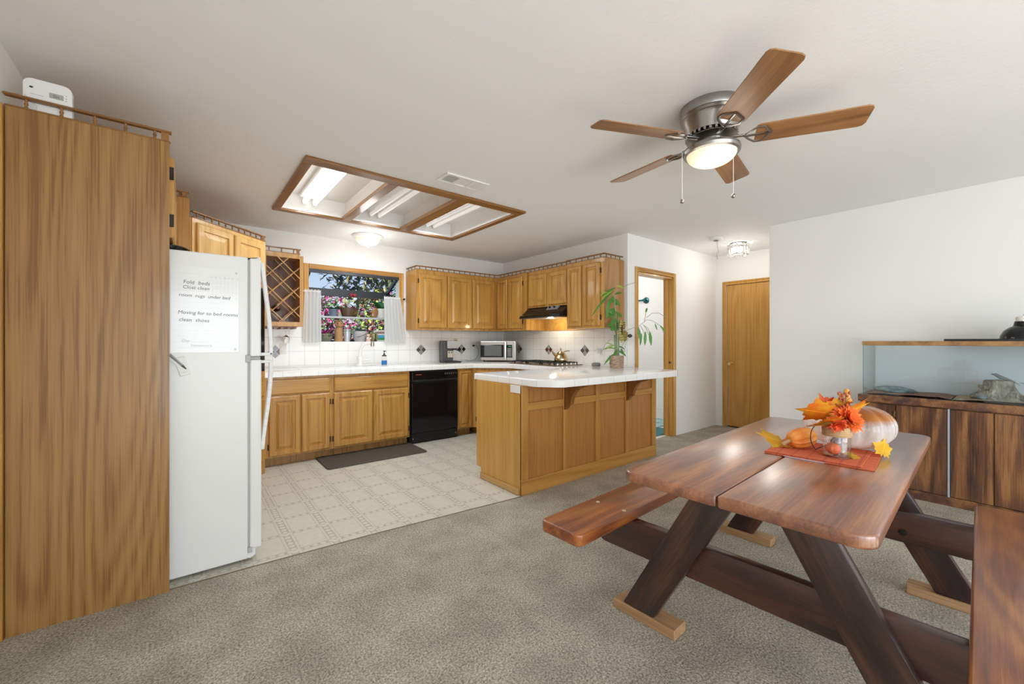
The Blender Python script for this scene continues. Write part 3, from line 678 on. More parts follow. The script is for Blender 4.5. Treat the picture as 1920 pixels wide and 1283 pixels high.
# --- tiled splashback
t = thing('tile_backsplash', 'white square tile splashback with small diamond accents on the kitchen walls', 'backsplash')
b = MB(); b.box(.57, WX0-.06, 5.09, 5.099, .912, UZ0+.02); b.box(WX0-.06, WX1+.06, 5.09, 5.099, .912, WZ0-.012); b.box(WX1+.06, 3.862, 5.09, 5.099, .912, UZ0+.02); b.build('window_wall_tile', M['tile_splash'], t)
MB().box(3.859, 3.869, 2.81, 5.09, .912, UZ0+.02).build('cooktop_wall_tile', M['tile_splash'], t)
lt, dk = mat('accent_light', (.36, .35, .32), .2), mat('accent_dark', (.10, .085, .075), .15); br = mat('accent_brown', (.11, .035, .02), .15); gr = mat('accent_grey', (.30, .31, .31), .2)
def accent(T, dark, light):
    b = MB(); s = .052; g = .003
    for (cx, cz, mi) in ((0, s/2*1.42, 0), (0, -s/2*1.42, 0), (-s/2*1.42, 0, 1), (s/2*1.42, 0, 1)):
        b.mi = mi; h = s/2-g/2; b.box(-h, h, -.002, .001, -h, h, M=T @ TR(cx, 0, cz) @ Matrix.Rotation(PI/4, 4, 'Y'))
    b.build('accent_tile', [light, dark], t)
for x in (.755, 2.472, 3.106): accent(TR(x, 5.09, 1.085), dk if x < 3 else mat('accent_black', (.012, .01, .01), .15), gr if x < 3 else lt)
for y, d in ((4.70, dk), (4.065, br), (3.42, dk)): accent(TR(3.859, y, 1.085) @ RZ(RC), d, gr if y < 3.5 else lt)
# wall plates
def plate(name, label, T, kind='outlet', c='white_matte', w=.035, h=.057):
    t = thing(name, label, kind, T.to_translation(), T.to_euler().z)
    MB().box(-w, w, -.006, 0, -h, h, .002).build('plate', M[c], t); return t
t = plate('wall_outlet', 'white outlet on the tiles under the stemware rack', TR(.83, 5.089, 1.115))
for z in (-.022, .022): MB().box(-.014, .014, -.0075, -.004, z-.014, z+.014, .001, 1).build('socket', M['white'], t)
M['almond'] = mat('almond_plate', (.72, .60, .42), .4)
t = plate('light_switch', 'almond switch plate on the tiles behind the coffee machine', TR(3.005, 5.089, 1.185), 'switch', 'almond', .032, .055)
MB().box(-.016, .016, -.008, -.004, -.03, .03, .001, 1).build('rocker', mat('rocker_brown', (.30, .22, .13), .4), t)
t = plate('wall_outlet', 'white outlet with a black plug on the tiles left of the microwave', TR(3.30, 5.089, 1.135), 'outlet')
MB().box(-.014, .014, -.03, -.004, -.012, .012, .003).build('plug', M['blackm'], t)
MB().tube([(.014, -.02, 0), (.05, -.03, -.01), (.07, -.04, -.06), (.06, -.05, -.13), (.02, -.055, -.19), (-.05, -.06, -.217), (-.10, -.08, -.218), (-.16, -.10, -.212), (-.2, -.12, -.20)], .003, 6).build('cord', M['grey'], t)
t = plate('wall_outlet', 'white outlet with an adaptor on the tiles above the grey speaker puck', TR(3.858, 3.17, 1.085) @ RZ(RC))
MB().box(-.02, .02, -.04, -.004, -.022, .03, .004).build('adaptor', mat('adaptor_grey', (.55, .56, .55), .4), t)
t = plate('light_switch', 'white light switch on the hall wall right of the doorway', TR(5.60, YH-.0005, 1.095), 'switch'); MB().box(-.008, .008, -.012, -.004, -.012, .012).build('toggle', M['white'], t)
t = plate('wall_outlet', 'white outlet low on the hall wall right of the doorway', TR(5.27, YH-.0005, .235))
for z in (-.022, .022): MB().box(-.014, .014, -.0075, -.004, z-.014, z+.014, .001, 1).build('socket', M['white'], t)
# ================================================================== GARDEN WINDOW
t = struct(thing('window_1', '', '')); del t['label'], t['category']
TW = .055
b = MB()
for x0, x1 in ((WX0-TW, WX0), (WX1, WX1+TW)): b.rings(x0, x1, WZ0-.0, WZ1+TW, [(0, YW), (0, YW-.010), (.006, YW-.016), (.026, YW-.012)])
b.build('casing', M['door_oak'], t)
b = MB(); b.rings(WX0, WX1, WZ1, WZ1+TW, [(0, YW), (0, YW-.010), (.006, YW-.016), (.026, YW-.012)]); b.build('head_casing', oak('window_head_oak', (.50, .25, .05), (.36, .16, .028), 'x'), t)
GY, GZ = 5.50, 1.86                            # front plane and height of the projecting window
M['dusty'] = dz = thin_glass('dusty_roof_glass', (.98, .98, .99), .4); nt_ = dz.node_tree; o_ = [n for n in nt_.nodes if n.type == 'OUTPUT_MATERIAL'][0]; m0 = o_.inputs[0].links[0].from_socket
d_ = nt_.nodes.new('ShaderNodeBsdfTranslucent'); d_.inputs[0].default_value = (.36, .36, .35, 1); x_ = nt_.nodes.new('ShaderNodeMixShader'); x_.inputs[0].default_value = .04; nt_.links.new(m0, x_.inputs[1]); nt_.links.new(d_.outputs[0], x_.inputs[2]); nt_.links.new(x_.outputs[0], o_.inputs[0])
alu = mat('dark_aluminium', (.045, .047, .052), .4, .5)
alw = mat('grey_aluminium', (.42, .43, .45), .4, .3)
b = MB()
b.box(WX0, WX1, YW+.005, YW+.05, WZ1-.035, WZ1-.002)                      # top bar at the wall
b.box(WX0-.02, WX1+.02, GY-.03, GY+.03, GZ-.085, GZ)                       # front head bar
for x in (WX0-.0, WX1-.03):
    b.prism([(YW+.05, WZ1-.045), (YW+.05, WZ1-.01), (GY, GZ), (GY, GZ-.05)], x, x+.03, 'x'); b.prism([(YW+.05, WZ1-.012), (YW+.05, WZ1), (GY, GZ+.015), (GY, GZ)], x+.008, x+.022, 'x')
for x in (WX0-.02, WX1): b.box(x, x+.02, GY-.02, GY+.02, WZ0, GZ-.08); b.box(x, x+.02, YW+.121, GY, WZ0-.01, WZ0+.02)
b.box(WX0-.02, WX1+.02, GY-.02, GY+.02, WZ0-.02, WZ0+.02)
b.build('window_frame', alu, t)
MB().box(WX0, WX1, YW+.005, YW+.12, WZ1-.001, WZ1+.0).build('soffit', M['white'], t)
MB().box(WX0-.02, WX1+.02, YW-.008, GY+.02, WZ0-.03, WZ0-.004, .003).build('sill', M['white'], t)
MB().box(WX0-.01, WX1+.01, GY-.004, GY+.001, WZ0+.02, GZ-.085).build('front_pane', M['pane'], t)
b = MB(); b.prism([(YW+.05, WZ1-.022), (YW+.05, WZ1-.018), (GY, GZ-.003), (GY, GZ-.007)], WX0+.03, WX1-.03, 'x'); b.build('roof_pane', M['dusty'], t)
for x in (WX0-.012, WX1+.008): MB().prism([(YW+.121, WZ0), (YW+.121, WZ1-.05), (GY, GZ-.06), (GY, WZ0)], x, x+.004, 'x').build('side_pane', M['pane'], t)
sh = MB(); sh.box(WX0, WX1, 5.20, GY-.03, 1.487, 1.495); sh.build('glass_shelf', M['pane'], t)
MB().box(WX0, WX1, 5.188, 5.20, 1.478, 1.500, .002).build('shelf_edge', alw, t)
MB().cyl((WX1+.052, 5.078, 1.745), (WX1+.052, 5.055, 1.745), .012).build('tieback_hook', M['dark_iron'], t)
# café curtains
cur = mat('white_voile', (.88, .875, .86), .85, spec=.1); k = NT(cur); tl = k.n('ShaderNodeBsdfTranslucent'); tl.inputs[0].default_value = (.92, .92, .90, 1); ms_ = k.n('ShaderNodeMixShader'); ms_.inputs[0].default_value = .4
k.l(k.b.outputs[0], ms_.inputs[1]); k.l(tl.outputs[0], ms_.inputs[2]); k.l(ms_.outputs[0], [n for n in cur.node_tree.nodes if n.type == 'OUTPUT_MATERIAL'][0].inputs[0])
def curtain(name, label, xt0, xt1, xb0, xb1, y, zt, zb, n):
    b = MB(); rows = 12; cols = 64; V = []
    for j in range(rows+1):
        v = j/rows; z = zt+(zb-zt)*v; r = []
        for i in range(cols+1):
            u = i/cols; x = (xt0+(xt1-xt0)*u)*(1-v**.9)+(xb0+(xb1-xb0)*u)*v**.9
            yy = y+.0040*math.sin(u*n*2*PI+.6*math.sin(v*3))*(.5+.5*v) - (.004*math.sin(u*n*5) if v < .12 else 0)
            r.append(b.bm.verts.new((x, yy, z+.004*math.sin(u*n*PI*2))))
        V.append(r)
    for a, c in zip(V, V[1:]):
        for i in range(cols): b.bm.faces.new([a[i], a[i+1], c[i+1], c[i]])
    g = bmesh.ops.solidify(b.bm, geom=b.bm.faces[:], thickness=.0012)
    t = thing(name, label, 'curtain'); b.build('panel', cur, t, smooth=60); b = MB(); b.tube([(min(xt0, xb0), y-.001, zt-.022), (xt1, y-.001, zt-.022)], .005, 6); b.build('rod', M['white'], t); return t
curtain('cafe_curtain', 'white short curtain on the left half of the kitchen window', 1.035, 1.207, 1.02, 1.212, 5.045, 1.785, 1.187, 5)
curtain('cafe_curtain', 'white short curtain flaring out on the right of the kitchen window', 1.945, 2.165, 1.953, 2.245, 5.045, 1.765, 1.187, 6)
# ------------------------------------------------------------------ plants and ornaments in the garden window
G1, G2, G3, SUC = mat('leaf_green', (.045, .16, .035), .4), mat('leaf_mid', (.10, .24, .05), .45), mat('leaf_light', (.28, .40, .08), .5), mat('succulent', (.13, .23, .17), .5)
def pot(r0, r1, h, lip=.006, seg=28): return MB().lathe([(0, 0), (r0, 0), (r1, h-lip*2), (r1+lip*.6, h-lip), (r1, h), (r1-.006, h), (r1-.008, h-.02), (0, h-.02)], seg)
def w_at(px, py, y): return onY(px, py, y)
SY2, SZ2 = 5.33, 1.4955
def on_shelf(px, y=SY2): p = onY(px, 600, y); return Vector((p.x, y, SZ2))
def on_sill(px, y): p = onY(px, 640, y); return Vector((p.x, y, WZ0-.004))
t = thing('potted_orchid', 'broad leaved plant in a small slate blue pot on the glass shelf', 'plant', on_shelf(625))
pot(.045, .055, .10).build('pot', mat('slate_pot', (.16, .20, .27), .5), t, smooth=40)
b = MB()
for i in range(7): a = i*.95+.3; b.leaf((0, 0, .09), (math.cos(a), math.sin(a)*.7, .55), .17, .05, .9)
b.build('leaves', G1, t, smooth=60)
t = thing('planter_bowl', 'dark oval planter with yellow straw on the middle of the glass shelf', 'planter', on_shelf(655))
pl = MB().lathe([(0, 0), (.085, 0), (.115, .10), (.12, .125), (.112, .125), (.105, .10), (0, .095)], 32); [setattr(v, 'co', Vector((v.co.x, v.co.y*.6, v.co.z))) for v in pl.bm.verts]
pl.build('bowl', mat('bowl_ceramic', (.10, .055, .035), .3), t, smooth=40)
b = MB(); r_ = random.Random(3)
for i in range(16): b.leaf((r_.uniform(-.02, .05), -.074, .035), (r_.uniform(.2, 1.3), -.12, r_.uniform(.3, .9)), r_.uniform(.06, .10), .012, .2)
b.build('straw', mat('straw_yellow', (.62, .42, .10), .6), t)
b = MB()
for i in range(26): a = r_.uniform(0, 6.28); b.leaf((r_.uniform(-.08, .10), r_.uniform(-.04, .04), .10), (math.cos(a), math.sin(a)*.6, r_.uniform(.5, 1.3)), r_.uniform(.07, .13), .022, .7)
b.build('red_leaves', mat('red_foliage', (.28, .02, .04), .5), t)
t = thing('potted_plant', 'large glossy leaved plant in a white pot at the right of the glass shelf', 'plant', on_shelf(714))
pot(.055, .075, .13).build('pot', M['white_matte'], t, smooth=40)
b = MB()
for (a, e_, L) in ((3.3, .75, .30), (2.9, .35, .26), (2.4, 1.0, .24), (.2, .8, .22), (5., .5, .2), (1.4, 1.2, .2), (3.9, 1.4, .22)): b.leaf((0, 0, .11), (math.cos(a), math.sin(a)*.5, e_), L, .085, 1.1, fold=.15)
b.build('leaves', G1, t, smooth=60)
t = thing('amber_plate', 'oval amber glass plate standing on the glass shelf beside the white pot', 'plate', on_shelf(703, 5.27))
MB().ball((0, 0, .07), .07, (.6, .12, 1.0), 24, Matrix.Rotation(.25, 4, 'Y')).build('plate_body', mat('amber', (.30, .14, .05), .15, coat=.5), t, smooth=60)
t = thing('succulent_planter', 'round bowl planter with pink bromeliads at the left of the window sill', 'plant', on_sill(610, 5.30))
MB().lathe([(0, 0), (.05, 0), (.085, .05), (.08, .10), (.072, .10), (.07, .085), (0, .08)], 28).build('bowl', mat('olive_bowl', (.20, .20, .14), .4), t, smooth=40)
b = MB()
for i in range(30): a = r_.uniform(0, 6.28); b.leaf((0, 0, .08), (math.cos(a), math.sin(a), r_.uniform(.3, 2)), r_.uniform(.10, .19), .022, .8)
b.build('pink_leaves', mat('pink_leaf', (.55, .05, .22), .5), t)
b = MB()
for i in range(16): a = r_.uniform(0, 6.28); b.leaf((.05*math.cos(a), .05*math.sin(a), .085), (math.cos(a), math.sin(a), .25), .07, .018, .9)
b.build('green_leaves', G2, t)
t = thing('carved_owl', 'brown carved wooden animal figure on the window sill', 'figurine', on_sill(635, 5.28))
wood = mat('carved_wood', (.42, .24, .10), .6)
b = MB(); b.lathe([(0, 0), (.055, 0), (.052, .03), (.046, .05), (.050, .12), (.045, .16), (.036, .175), (0, .18)], 20); b.build('body', wood, t, smooth=50)
b = MB(); b.ball((.005, -.005, .215), .052, (1, .9, .95), 20); b.lathe([(.018, 0), (.0, .035)], 8, TR(-.028, 0, .25)); b.lathe([(.018, 0), (.0, .035)], 8, TR(.034, 0, .25)); b.ball((-.01, -.045, .20), .016, (1, 1, .7), 10); b.build('head', wood, t, smooth=60)
b = MB(); b.ball((-.025, -.045, .225), .007, seg=8); b.ball((.02, -.048, .225), .007, seg=8); b.build('eyes', M['blackm'], t)
t = thing('metal_pail', 'tall grey metal pail vase on the window sill', 'vase', on_sill(650.5, 5.26))
MB().lathe([(0, 0), (.034, 0), (.050, .15), (.053, .152), (.050, .156), (.046, .15), (.032, .01), (0, .01)], 28).build('pail', mat('zinc', (.62, .66, .70), .3, .6), t, smooth=40)
MB().ball((0, 0, .135), .05, (1, 1, .45), 16).build('soil', mat('soil', (.06, .055, .05), .9), t)
t = thing('potted_succulent', 'grey green succulent in a round grey pot with a twig relief on the window sill', 'plant', on_sill(675, 5.27))
MB().lathe([(0, 0), (.06, 0), (.085, .06), (.09, .12), (.084, .135), (.078, .13), (0, .12)], 32).build('pot', mat('grey_pot', (.45, .44, .44), .5), t, smooth=50)
MB().tube([(-.06, -.066, .06), (-.03, -.085, .065), (.01, -.089, .085), (.05, -.072, .10), (.07, -.05, .105)], .004, 6).build('twig_relief', mat('relief', (.14, .12, .12), .6), t)
b = MB()
for i in range(46): a = r_.uniform(0, 6.28); b.leaf((r_.uniform(-.05, .05), r_.uniform(-.04, .04), .12), (math.cos(a), math.sin(a), r_.uniform(.1, 1.6)), r_.uniform(.05, .12), .032, .8, fold=.1)
b.build('leaves', SUC, t, smooth=60)
t = thing('figurine', 'little pink and white figurine behind the faucet on the window sill', 'figurine', on_sill(690.5, 5.16))
b = MB(); b.lathe([(0, 0), (.03, 0), (.026, .03), (.014, .06), (0, .065)], 16); b.ball((0, 0, .08), .022, seg=14); b.build('body', mat('pink_ceramic', (.72, .48, .40), .4), t, smooth=60)
b = MB(); b.ball((-.02, -.02, .045), .011, seg=8); b.ball((.02, -.02, .045), .011, seg=8); b.build('arms', M['white_matte'], t)
t = thing('lidded_jar', 'olive gold round jar on the window sill', 'jar', on_sill(701, 5.22))
MB().lathe([(0, 0), (.035, 0), (.05, .04), (.052, .08), (.042, .10), (.045, .105), (.03, .118), (0, .12)], 24).build('jar_body', mat('olive_gold', (.28, .25, .10), .3, .3), t, smooth=50)
b = MB(); b.box(-.006, .006, -.056, -.05, 0, .10); b.ball((0, -.055, .015), .016, seg=10); b.build('clasp', M['blackm'], t)
t = thing('picture_box', 'white tilted box with a blue and green picture at the right of the window sill', 'box', on_sill(714, 5.30), -.15)
MB().box(-.085, .085, 0, .06, 0, .15, .006).build('box_body', M['white_matte'], t)
MB().box(-.07, .07, -.003, .001, .105, .135, .001, 1).build('brown_band', mat('brown_card', (.35, .24, .19), .6), t); MB().box(-.05, .07, -.003, .001, .05, .09, .001, 1).build('blue_patch', mat('sky_print', (.08, .38, .70), .5), t); MB().box(-.05, .05, -.004, .001, .025, .055, .001, 1).build('green_patch', mat('green_print', (.05, .35, .12), .5), t)
t = thing('red_bow', 'small red bow hanging from the window head bar', 'bow', (onY(662, 550, GY-.035).x, GY-.036, 1.80))
b = MB(); b.ball((-.022, 0, 0), .022, (1, .4, 1.1), 12); b.ball((.022, 0, -.003), .022, (1, .4, 1.1), 12); b.ball((0, -.004, 0), .010, seg=8); b.build('bow_loops', mat('red_ribbon', (.42, .03, .05), .5), t, smooth=60)
# ------------------------------------------------------------------ outside: hedge, bougainvillea, tree, ground, far building
def bush(name, label, c, rad, specs, n_blob=None, trunk=None, shape=None):
    t = thing(name, label, 'shrub' if name != 'garden_tree' else 'tree', c)
    for nm, m_, n, size, band in specs:
        b = MB()
        for i in range(n):
            while True:
                p = Vector((r_.uniform(-1, 1), r_.uniform(-1, 1), r_.uniform(-1, 1)))
                if .45 < p.length < 1: break
            p = Vector((p.x*rad[0], p.y*rad[1], rad[2]+p.z*rad[2]))
            if band and not band(p): continue
            d = Vector((r_.uniform(-1, 1), r_.uniform(-1, 1), r_.uniform(-.8, .6))); b.leaf(p, d, size*r_.uniform(.7, 1.3), size*.55, .4, n=2)
        b.build(nm, m_, t)
    b = MB(); b.tube([(0, 0, 0), (.03, .02, rad[2]*.5), (0, 0, rad[2]*1.2)], [.06, .05, .03], 8)
    for i in range(5): a = i*1.25; b.tube([(0, 0, rad[2]*.5), (rad[0]*.4*math.cos(a), rad[1]*.4*math.sin(a), rad[2]*1.1)], [.03, .012], 6)
    b.build('stem', mat('bark', (.10, .07, .05), .9), t); return t
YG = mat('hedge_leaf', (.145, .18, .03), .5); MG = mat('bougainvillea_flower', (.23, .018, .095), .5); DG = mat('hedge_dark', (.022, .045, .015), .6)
bush('hedge_shrub', 'yellow green hedge beyond the right of the kitchen window', (3.55, 8.2, -.2), (1.15, .6, 1.22), (('leaves', YG, 3400, .085, None), ('dark_leaves', DG, 1500, .09, None)))  # darker leaves scattered among the yellow green ones
bush('hedge_shrub', 'yellow green hedge seen through the middle of the kitchen window', (2.0, 8.25, -.25), (1.1, .6, 1.15), (('leaves', YG, 2600, .085, None), ('dark_leaves', DG, 1500, .09, None)))
bush('bougainvillea_shrub', 'magenta bougainvillea outside the left of the kitchen window', (1.72, 6.85, -.1), (.52, .45, 1.05), (('flowers', MG, 1900, .08, None), ('leaves', G1, 1100, .075, None)))
bush('bougainvillea_shrub', 'magenta bougainvillea outside the middle of the kitchen window', (2.62, 7.0, -.05), (.50, .4, 1.10), (('flowers', MG, 800, .075, None), ('leaves', YG, 1400, .07, None)))
TL = mat('tree_leaf', (.04, .05, .015), .6); TL2 = mat('tree_leaf_light', (.14, .13, .05), .6)
bush('garden_tree', 'tall olive green tree above the kitchen window glass', (5.15, 11.0, 1.4), (2.6, 1.6, 2.0), (('leaves', TL, 3800, .20, None), ('light_leaves', TL2, 1800, .18, None)))
b = MB(); b.prism([(-8, 5.6), (14, 5.6), (14, 24), (-8, 24)], -.35, -.3); g = struct(b.build('ground', mat('garden_ground', (.10, .095, .065), .95)))
# ================================================================== REFRIGERATOR
t = thing('refrigerator', 'white top freezer refrigerator with a whiteboard sheet of notes on its side', 'refrigerator', (-.565, 2.645, 0))
fx = .565                                                     # local x of world 0
MB().box(0, fx+.262, 0, .665, .015, 1.657, .006).build('cabinet_body', M['fridge'], t)
MB().box(fx+.262, fx+.272, .012, .655, .07, 1.645).build('gasket', M['gasket'], t)
fz = MB().box(fx+.271, fx+.324, 0, .665, 1.115, 1.655, .008, 3).build('freezer_door', M['fridge'], t)
fd = MB().box(fx+.271, fx+.326, 0, .665, .062, 1.100, .008, 3).build('fridge_door', M['fridge'], t)
MB().prism([(fx+.23, 1.654), (fx+.262, 1.652), (fx+.27, 1.648), (fx+.28, 1.655), (fx+.315, 1.668), (fx+.322, 1.666), (fx+.322, 1.65), (fx+.23, 1.65)], .015, .07, 'y').build('hinge_cover', M['fridge'], t)
b = MB(); b.box(fx+.25, fx+.275, -.006, .03, 1.085, 1.125, .003); b.box(fx+.262, fx+.32, -.002, .04, 1.102, 1.113); b.build('hinge', M['gasket'], t); MB().box(fx+.262, fx+.283, -.004, .03, .045, .075, .003).build('hinge', M['gasket'], t)
b = MB(); b.prism([(fx+.262, .06), (fx+.262, .015), (fx+.275, .012), (fx+.297, .025), (fx+.299, .06)], .01, .655, 'y'); b.build('toe_grille', M['fridge'], t)
def handle(pts, par):
    b = MB(); P = [Vector((fx+x, .028, z)) for x, z in pts]; n = len(P)
    for (a, c) in zip(P, P[1:]):
        d = c-a; T = TR(*a) @ Matrix.Rotation(math.atan2(d.x, d.z), 4, 'Y'); b.box(-.010, .010, -.018, .018, -.004, d.length+.004, .005, 2, T)
    return b
def arc_handle(z0, z1, flip):
    r = []
    for i in range(13):
        u = i/12; x = .332+.042*math.sin(min(1, u*1.02)*PI*.5)**1.3
        r.append((x, z0+(z1-z0)*u))
    return r
b = handle(arc_handle(1.635, 1.125, 0), t); b.box(fx+.318, fx+.382, .010, .046, 1.118, 1.136, .004); b.build('handle', M['fridge'], fz, smooth=40)
b = handle(arc_handle(.60, 1.085, 0), t); b.box(fx+.318, fx+.382, .010, .046, 1.078, 1.094, .004); b.build('handle', M['fridge'], fd, smooth=40)
for x, y in ((.05, .06), (fx+.22, .06), (.05, .6), (fx+.22, .6)): MB().cyl((x, y, 0), (x, y, .016), .02).build('foot', M['blackm'], t)
# whiteboard sheet with handwriting, calendar grid top right
p0, p1 = onY(318, 662, 2.6448), onY(447.5, 507, 2.6448)
t = thing('whiteboard_sheet', 'white dry erase sheet with handwritten chores on the refrigerator side', 'whiteboard', (p0.x, 2.6448, p0.z))
sw, shh = p1.x-p0.x, 1.578-p0.z
MB().box(.0, sw, -.0016, -.0002, 0, shh, .0004, 1).build('sheet', mat('sheet_film', (.84, .84, .84), .14, coat=.4), t)
ink = mat('grey_marker', (.13, .13, .14), .6); faint = mat('faint_line', (.66, .66, .67), .5)
b = MB()
for i in range(14): z = .025+i*(shh-.06)/13; b.box(.005, sw-.01, -.0019, -.0015, z, z+.0007)
for i in range(8): x = sw*.54+i*sw*.42/7; b.box(x, x+.0007, -.0019, -.0015, shh*.62, shh*.90)
for i in range(5): z = shh*.62+i*shh*.28/4; b.box(sw*.54, sw*.96, -.0019, -.0015, z, z+.0007)
b.build('ruled_lines', faint, t)
FT = Matrix.Rotation(PI/2, 4, 'X')
def note(mb, s, px, py, size, tilt=-.03, shear=.12):
    p = onY(px, py, 2.6448); text_mesh(mb, s, size, TR(p.x-p0.x, -.0019, p.z-p0.z) @ FT @ RZ(tilt), .0003, shear)
for s, px, py, sz in (('Fold  beds', 343, 531, .026), ('Clost clean', 342, 540.5, .024), ('room  rugs  under bed', 335, 555, .023), ('Moving for to bed rooms', 333, 588, .0245), ('clean  shoes', 335, 602, .025)): b = MB(); note(b, s, px, py, sz); b.build('handwriting', ink, t)
b = MB()
for i, ch in enumerate('SMTWTFS'): note(b, ch, 394.5+i*8.3, 521.5+i*.65, .011, -.02, 0)
note(b, 'Day', 340, 641, .02); note(b, 'homework', 357, 650, .02); b.build('faint_writing', mat('faint_ink', (.55, .55, .57), .5), t)
b = MB()
for px, py in ((443, 513), (441, 655)): p = onY(px, py, 2.6448); b.cyl((p.x-p0.x, -.004, p.z-p0.z), (p.x-p0.x, -.0016, p.z-p0.z), .006)
b.build('magnet', mat('clear_magnet', (.6, .6, .6), .3), t)
p = onY(341, 698, 2.6448)
t = thing('magnet_pad', 'small white magnetic note pad below the sheet on the refrigerator side', 'note pad', (p.x, 2.6448, p.z)); Tm = Matrix.Rotation(-.28, 4, 'Y')
MB().box(-.012, .032, -.008, -.0004, -.02, .075, .003, M=Tm).build('pad', M['white_matte'], t); MB().box(.0, .022, -.0086, -.007, -.006, -.003, M=Tm).build('print_line', faint, t)
p = onY(332, 677, 2.6448); Tq = Matrix.Rotation(.86, 4, 'Y')
t = thing('marker_pen', 'grey marker pen clipped aslant on the refrigerator side', 'pen', (p.x, 2.638, p.z))
MB().cyl(Tq @ Vector((-.045, 0, 0)), Tq @ Vector((.03, 0, 0)), .006, .0055, 12).build('barrel', mat('marker_grey', (.30, .30, .31), .3), t); MB().cyl(Tq @ Vector((.03, 0, 0)), Tq @ Vector((.055, 0, 0)), .0062, .003, 12).build('cap', mat('marker_cap', (.08, .08, .09), .35), t); MB().box(-.05, .02, -.002, .006, -.016, -.009, M=Tq).build('clip', M['white_matte'], t)
# black pan lid on top of the refrigerator
t = thing('skillet', 'shiny black pan lying on top of the refrigerator', 'pan', (-.115, 2.83, 1.657))
MB().lathe([(0, .001), (.105, .001), (.13, .02), (.132, .032), (.125, .038), (.07, .044), (0, .046)], 40).build('pan_body', M['black'], t, smooth=40); MB().box(.10, .19, -.012, .012, .024, .034, .004).build('handle', M['blackm'], t, rotz=2.6)
# carbon monoxide alarm behind the rail
t = thing('alarm_unit', 'white gas alarm with a small grey display on top of the tall cabinet', 'alarm', (-.462, 2.606, 2.1525))
def rrect(w, h, r, n=6):
    P = []
    for cx, cy, a0 in ((w-r, h-r, 0), (r, h-r, PI/2), (r, r, PI), (w-r, r, 1.5*PI)):
        for i in range(n+1): a = a0+PI/2*i/n; P.append((cx+r*math.cos(a), cy+r*math.sin(a)))
    return P
al = MB().prism([(x-.072, z) for x, z in rrect(.144, .152, .028)], -.012, .026, 'y', .006, 2).build('housing', M['white'], t, smooth=35)
MB().box(.004, .046, -.0135, -.010, .085, .107, .001, 1).build('display', mat('lcd', (.40, .40, .38), .3), t)
b = MB(); text_mesh(b, '0n', .019, TR(.014, -.0137, .0885) @ FT, .0003, .1); b.build('digits', ink, t)
MB().ball((-.047, -.012, .112), .006, (1, .4, .7), 10).build('sensor', M['blackm'], t)
b = MB(); b.box(-.05, -.012, -.0126, -.011, .083, .0845)
for i in range(5): b.tube([(-.066, -.0122, .075-.012*i), (-.03+.0*i, -.0122, .035-.006*i)], .0008, 4)
for z in (.108, .096, .086): b.box(.052, .056, -.0126, -.011, z-.002, z+.002)
b.build('marks', mat('grey_mark', (.42, .42, .43), .5), t)
# ================================================================== ON THE WORKTOP
CT = .9125
t = thing('anti_fatigue_mat', 'dark brown kitchen mat on the vinyl before the sink', 'mat', (1.54, 4.295, 0), -.005); b = MB(); b.prism([(x-.51, y-.24) for x, y in rrect(1.02, .48, .03)], -.001, .012, 'z', .006, 2, only_top=True)
m = mat('mat_foam', (.075, .062, .052), .75); k = NT(m); v = k.coords((3, 30, 1)); k.col(k.ramp(k.noise(v, 8, 4, .7), [(.35, (.05, .042, .036)), (.65, (.115, .092, .075))])); b.build('mat_pad', m, t)
t = thing('faucet', 'white kitchen faucet with a curved spout at the sink below the window', 'faucet', (1.60, 4.90, CT))
fa = mat('faucet_white', (.80, .79, .77), .15, coat=.5)
b = MB(); b.box(-.06, .20, -.03, .03, 0, .012, .005); b.lathe([(0, 0), (.034, 0), (.034, .05), (.028, .075), (.032, .08), (.03, .105), (0, .11)], 24); b.build('body', fa, t, smooth=40)
b = MB(); b.tube([(0, 0, .09), (0, -.002, .16), (.008, -.006, .20), (.03, -.012, .235), (.06, -.02, .255), (.095, -.03, .262), (.125, -.04, .262)], [.017, .016, .0155, .015, .0145, .014, .014], 14); b.build('spout', fa, t, smooth=60)
b = MB(); b.lathe([(0, 0), (.021, 0), (.023, .02), (.02, .05), (.012, .056), (0, .056)], 18, TR(.13, -.042, .225)); b.build('spray_head', M['steel'], t, smooth=40)
b = MB(); b.tube([(0, 0, .06), (.05, -.02, .065), (.105, -.035, .075)], [.012, .010, .007], 10); b.build('lever', fa, t, smooth=60)
t = thing('soap_bottle', 'clear soap bottle with blue liquid and a dark pump beside the faucet', 'soap dispenser', (1.873, 4.85, CT))
MB().lathe([(0, 0), (.030, 0), (.032, .006), (.032, .095), (.022, .108), (.0205, .108), (.030, .094), (.030, .008), (0, .004)], 24).build('bottle_body', M['glass'], t, smooth=40)
MB().lathe([(0, .005), (.0315, .005), (.0325, .01), (.0325, .056), (0, .056)], 24).build('liquid', mat('blue_soap', (.02, .17, .52), .2), t, smooth=40)
b = MB(); b.lathe([(0, .106), (.027, .106), (.027, .118), (.012, .122), (.010, .14), (.004, .142), (.004, .158), (.011, .16), (.011, .172), (0, .174)], 18); b.tube([(0, 0, .166), (.012, -.03, .166)], .004, 8); b.build('pump', mat('pump_dark', (.05, .045, .04), .35, .3), t, smooth=40)
t = thing('coffee_machine', 'black and steel coffee machine on the worktop left of the dark diamond tile', 'coffee maker', (2.775, 4.885, CT), -.22)
MB().box(-.09, .055, -.04, .13, 0, .295, .006).build('housing', mat('machine_grey', (.05, .045, .042), .3), t)
MB().prism([(-.09, 0), (.14, 0), (.14, .02), (-.09, .026)], -.13, .12, 'y', .004, 1).build('drip_tray', M['blackm'], t)
MB().box(-.045, .10, -.10, -.038, .19, .295, .005).build('brew_head', mat('machine_steel', (.34, .32, .30), .42, .8), t)
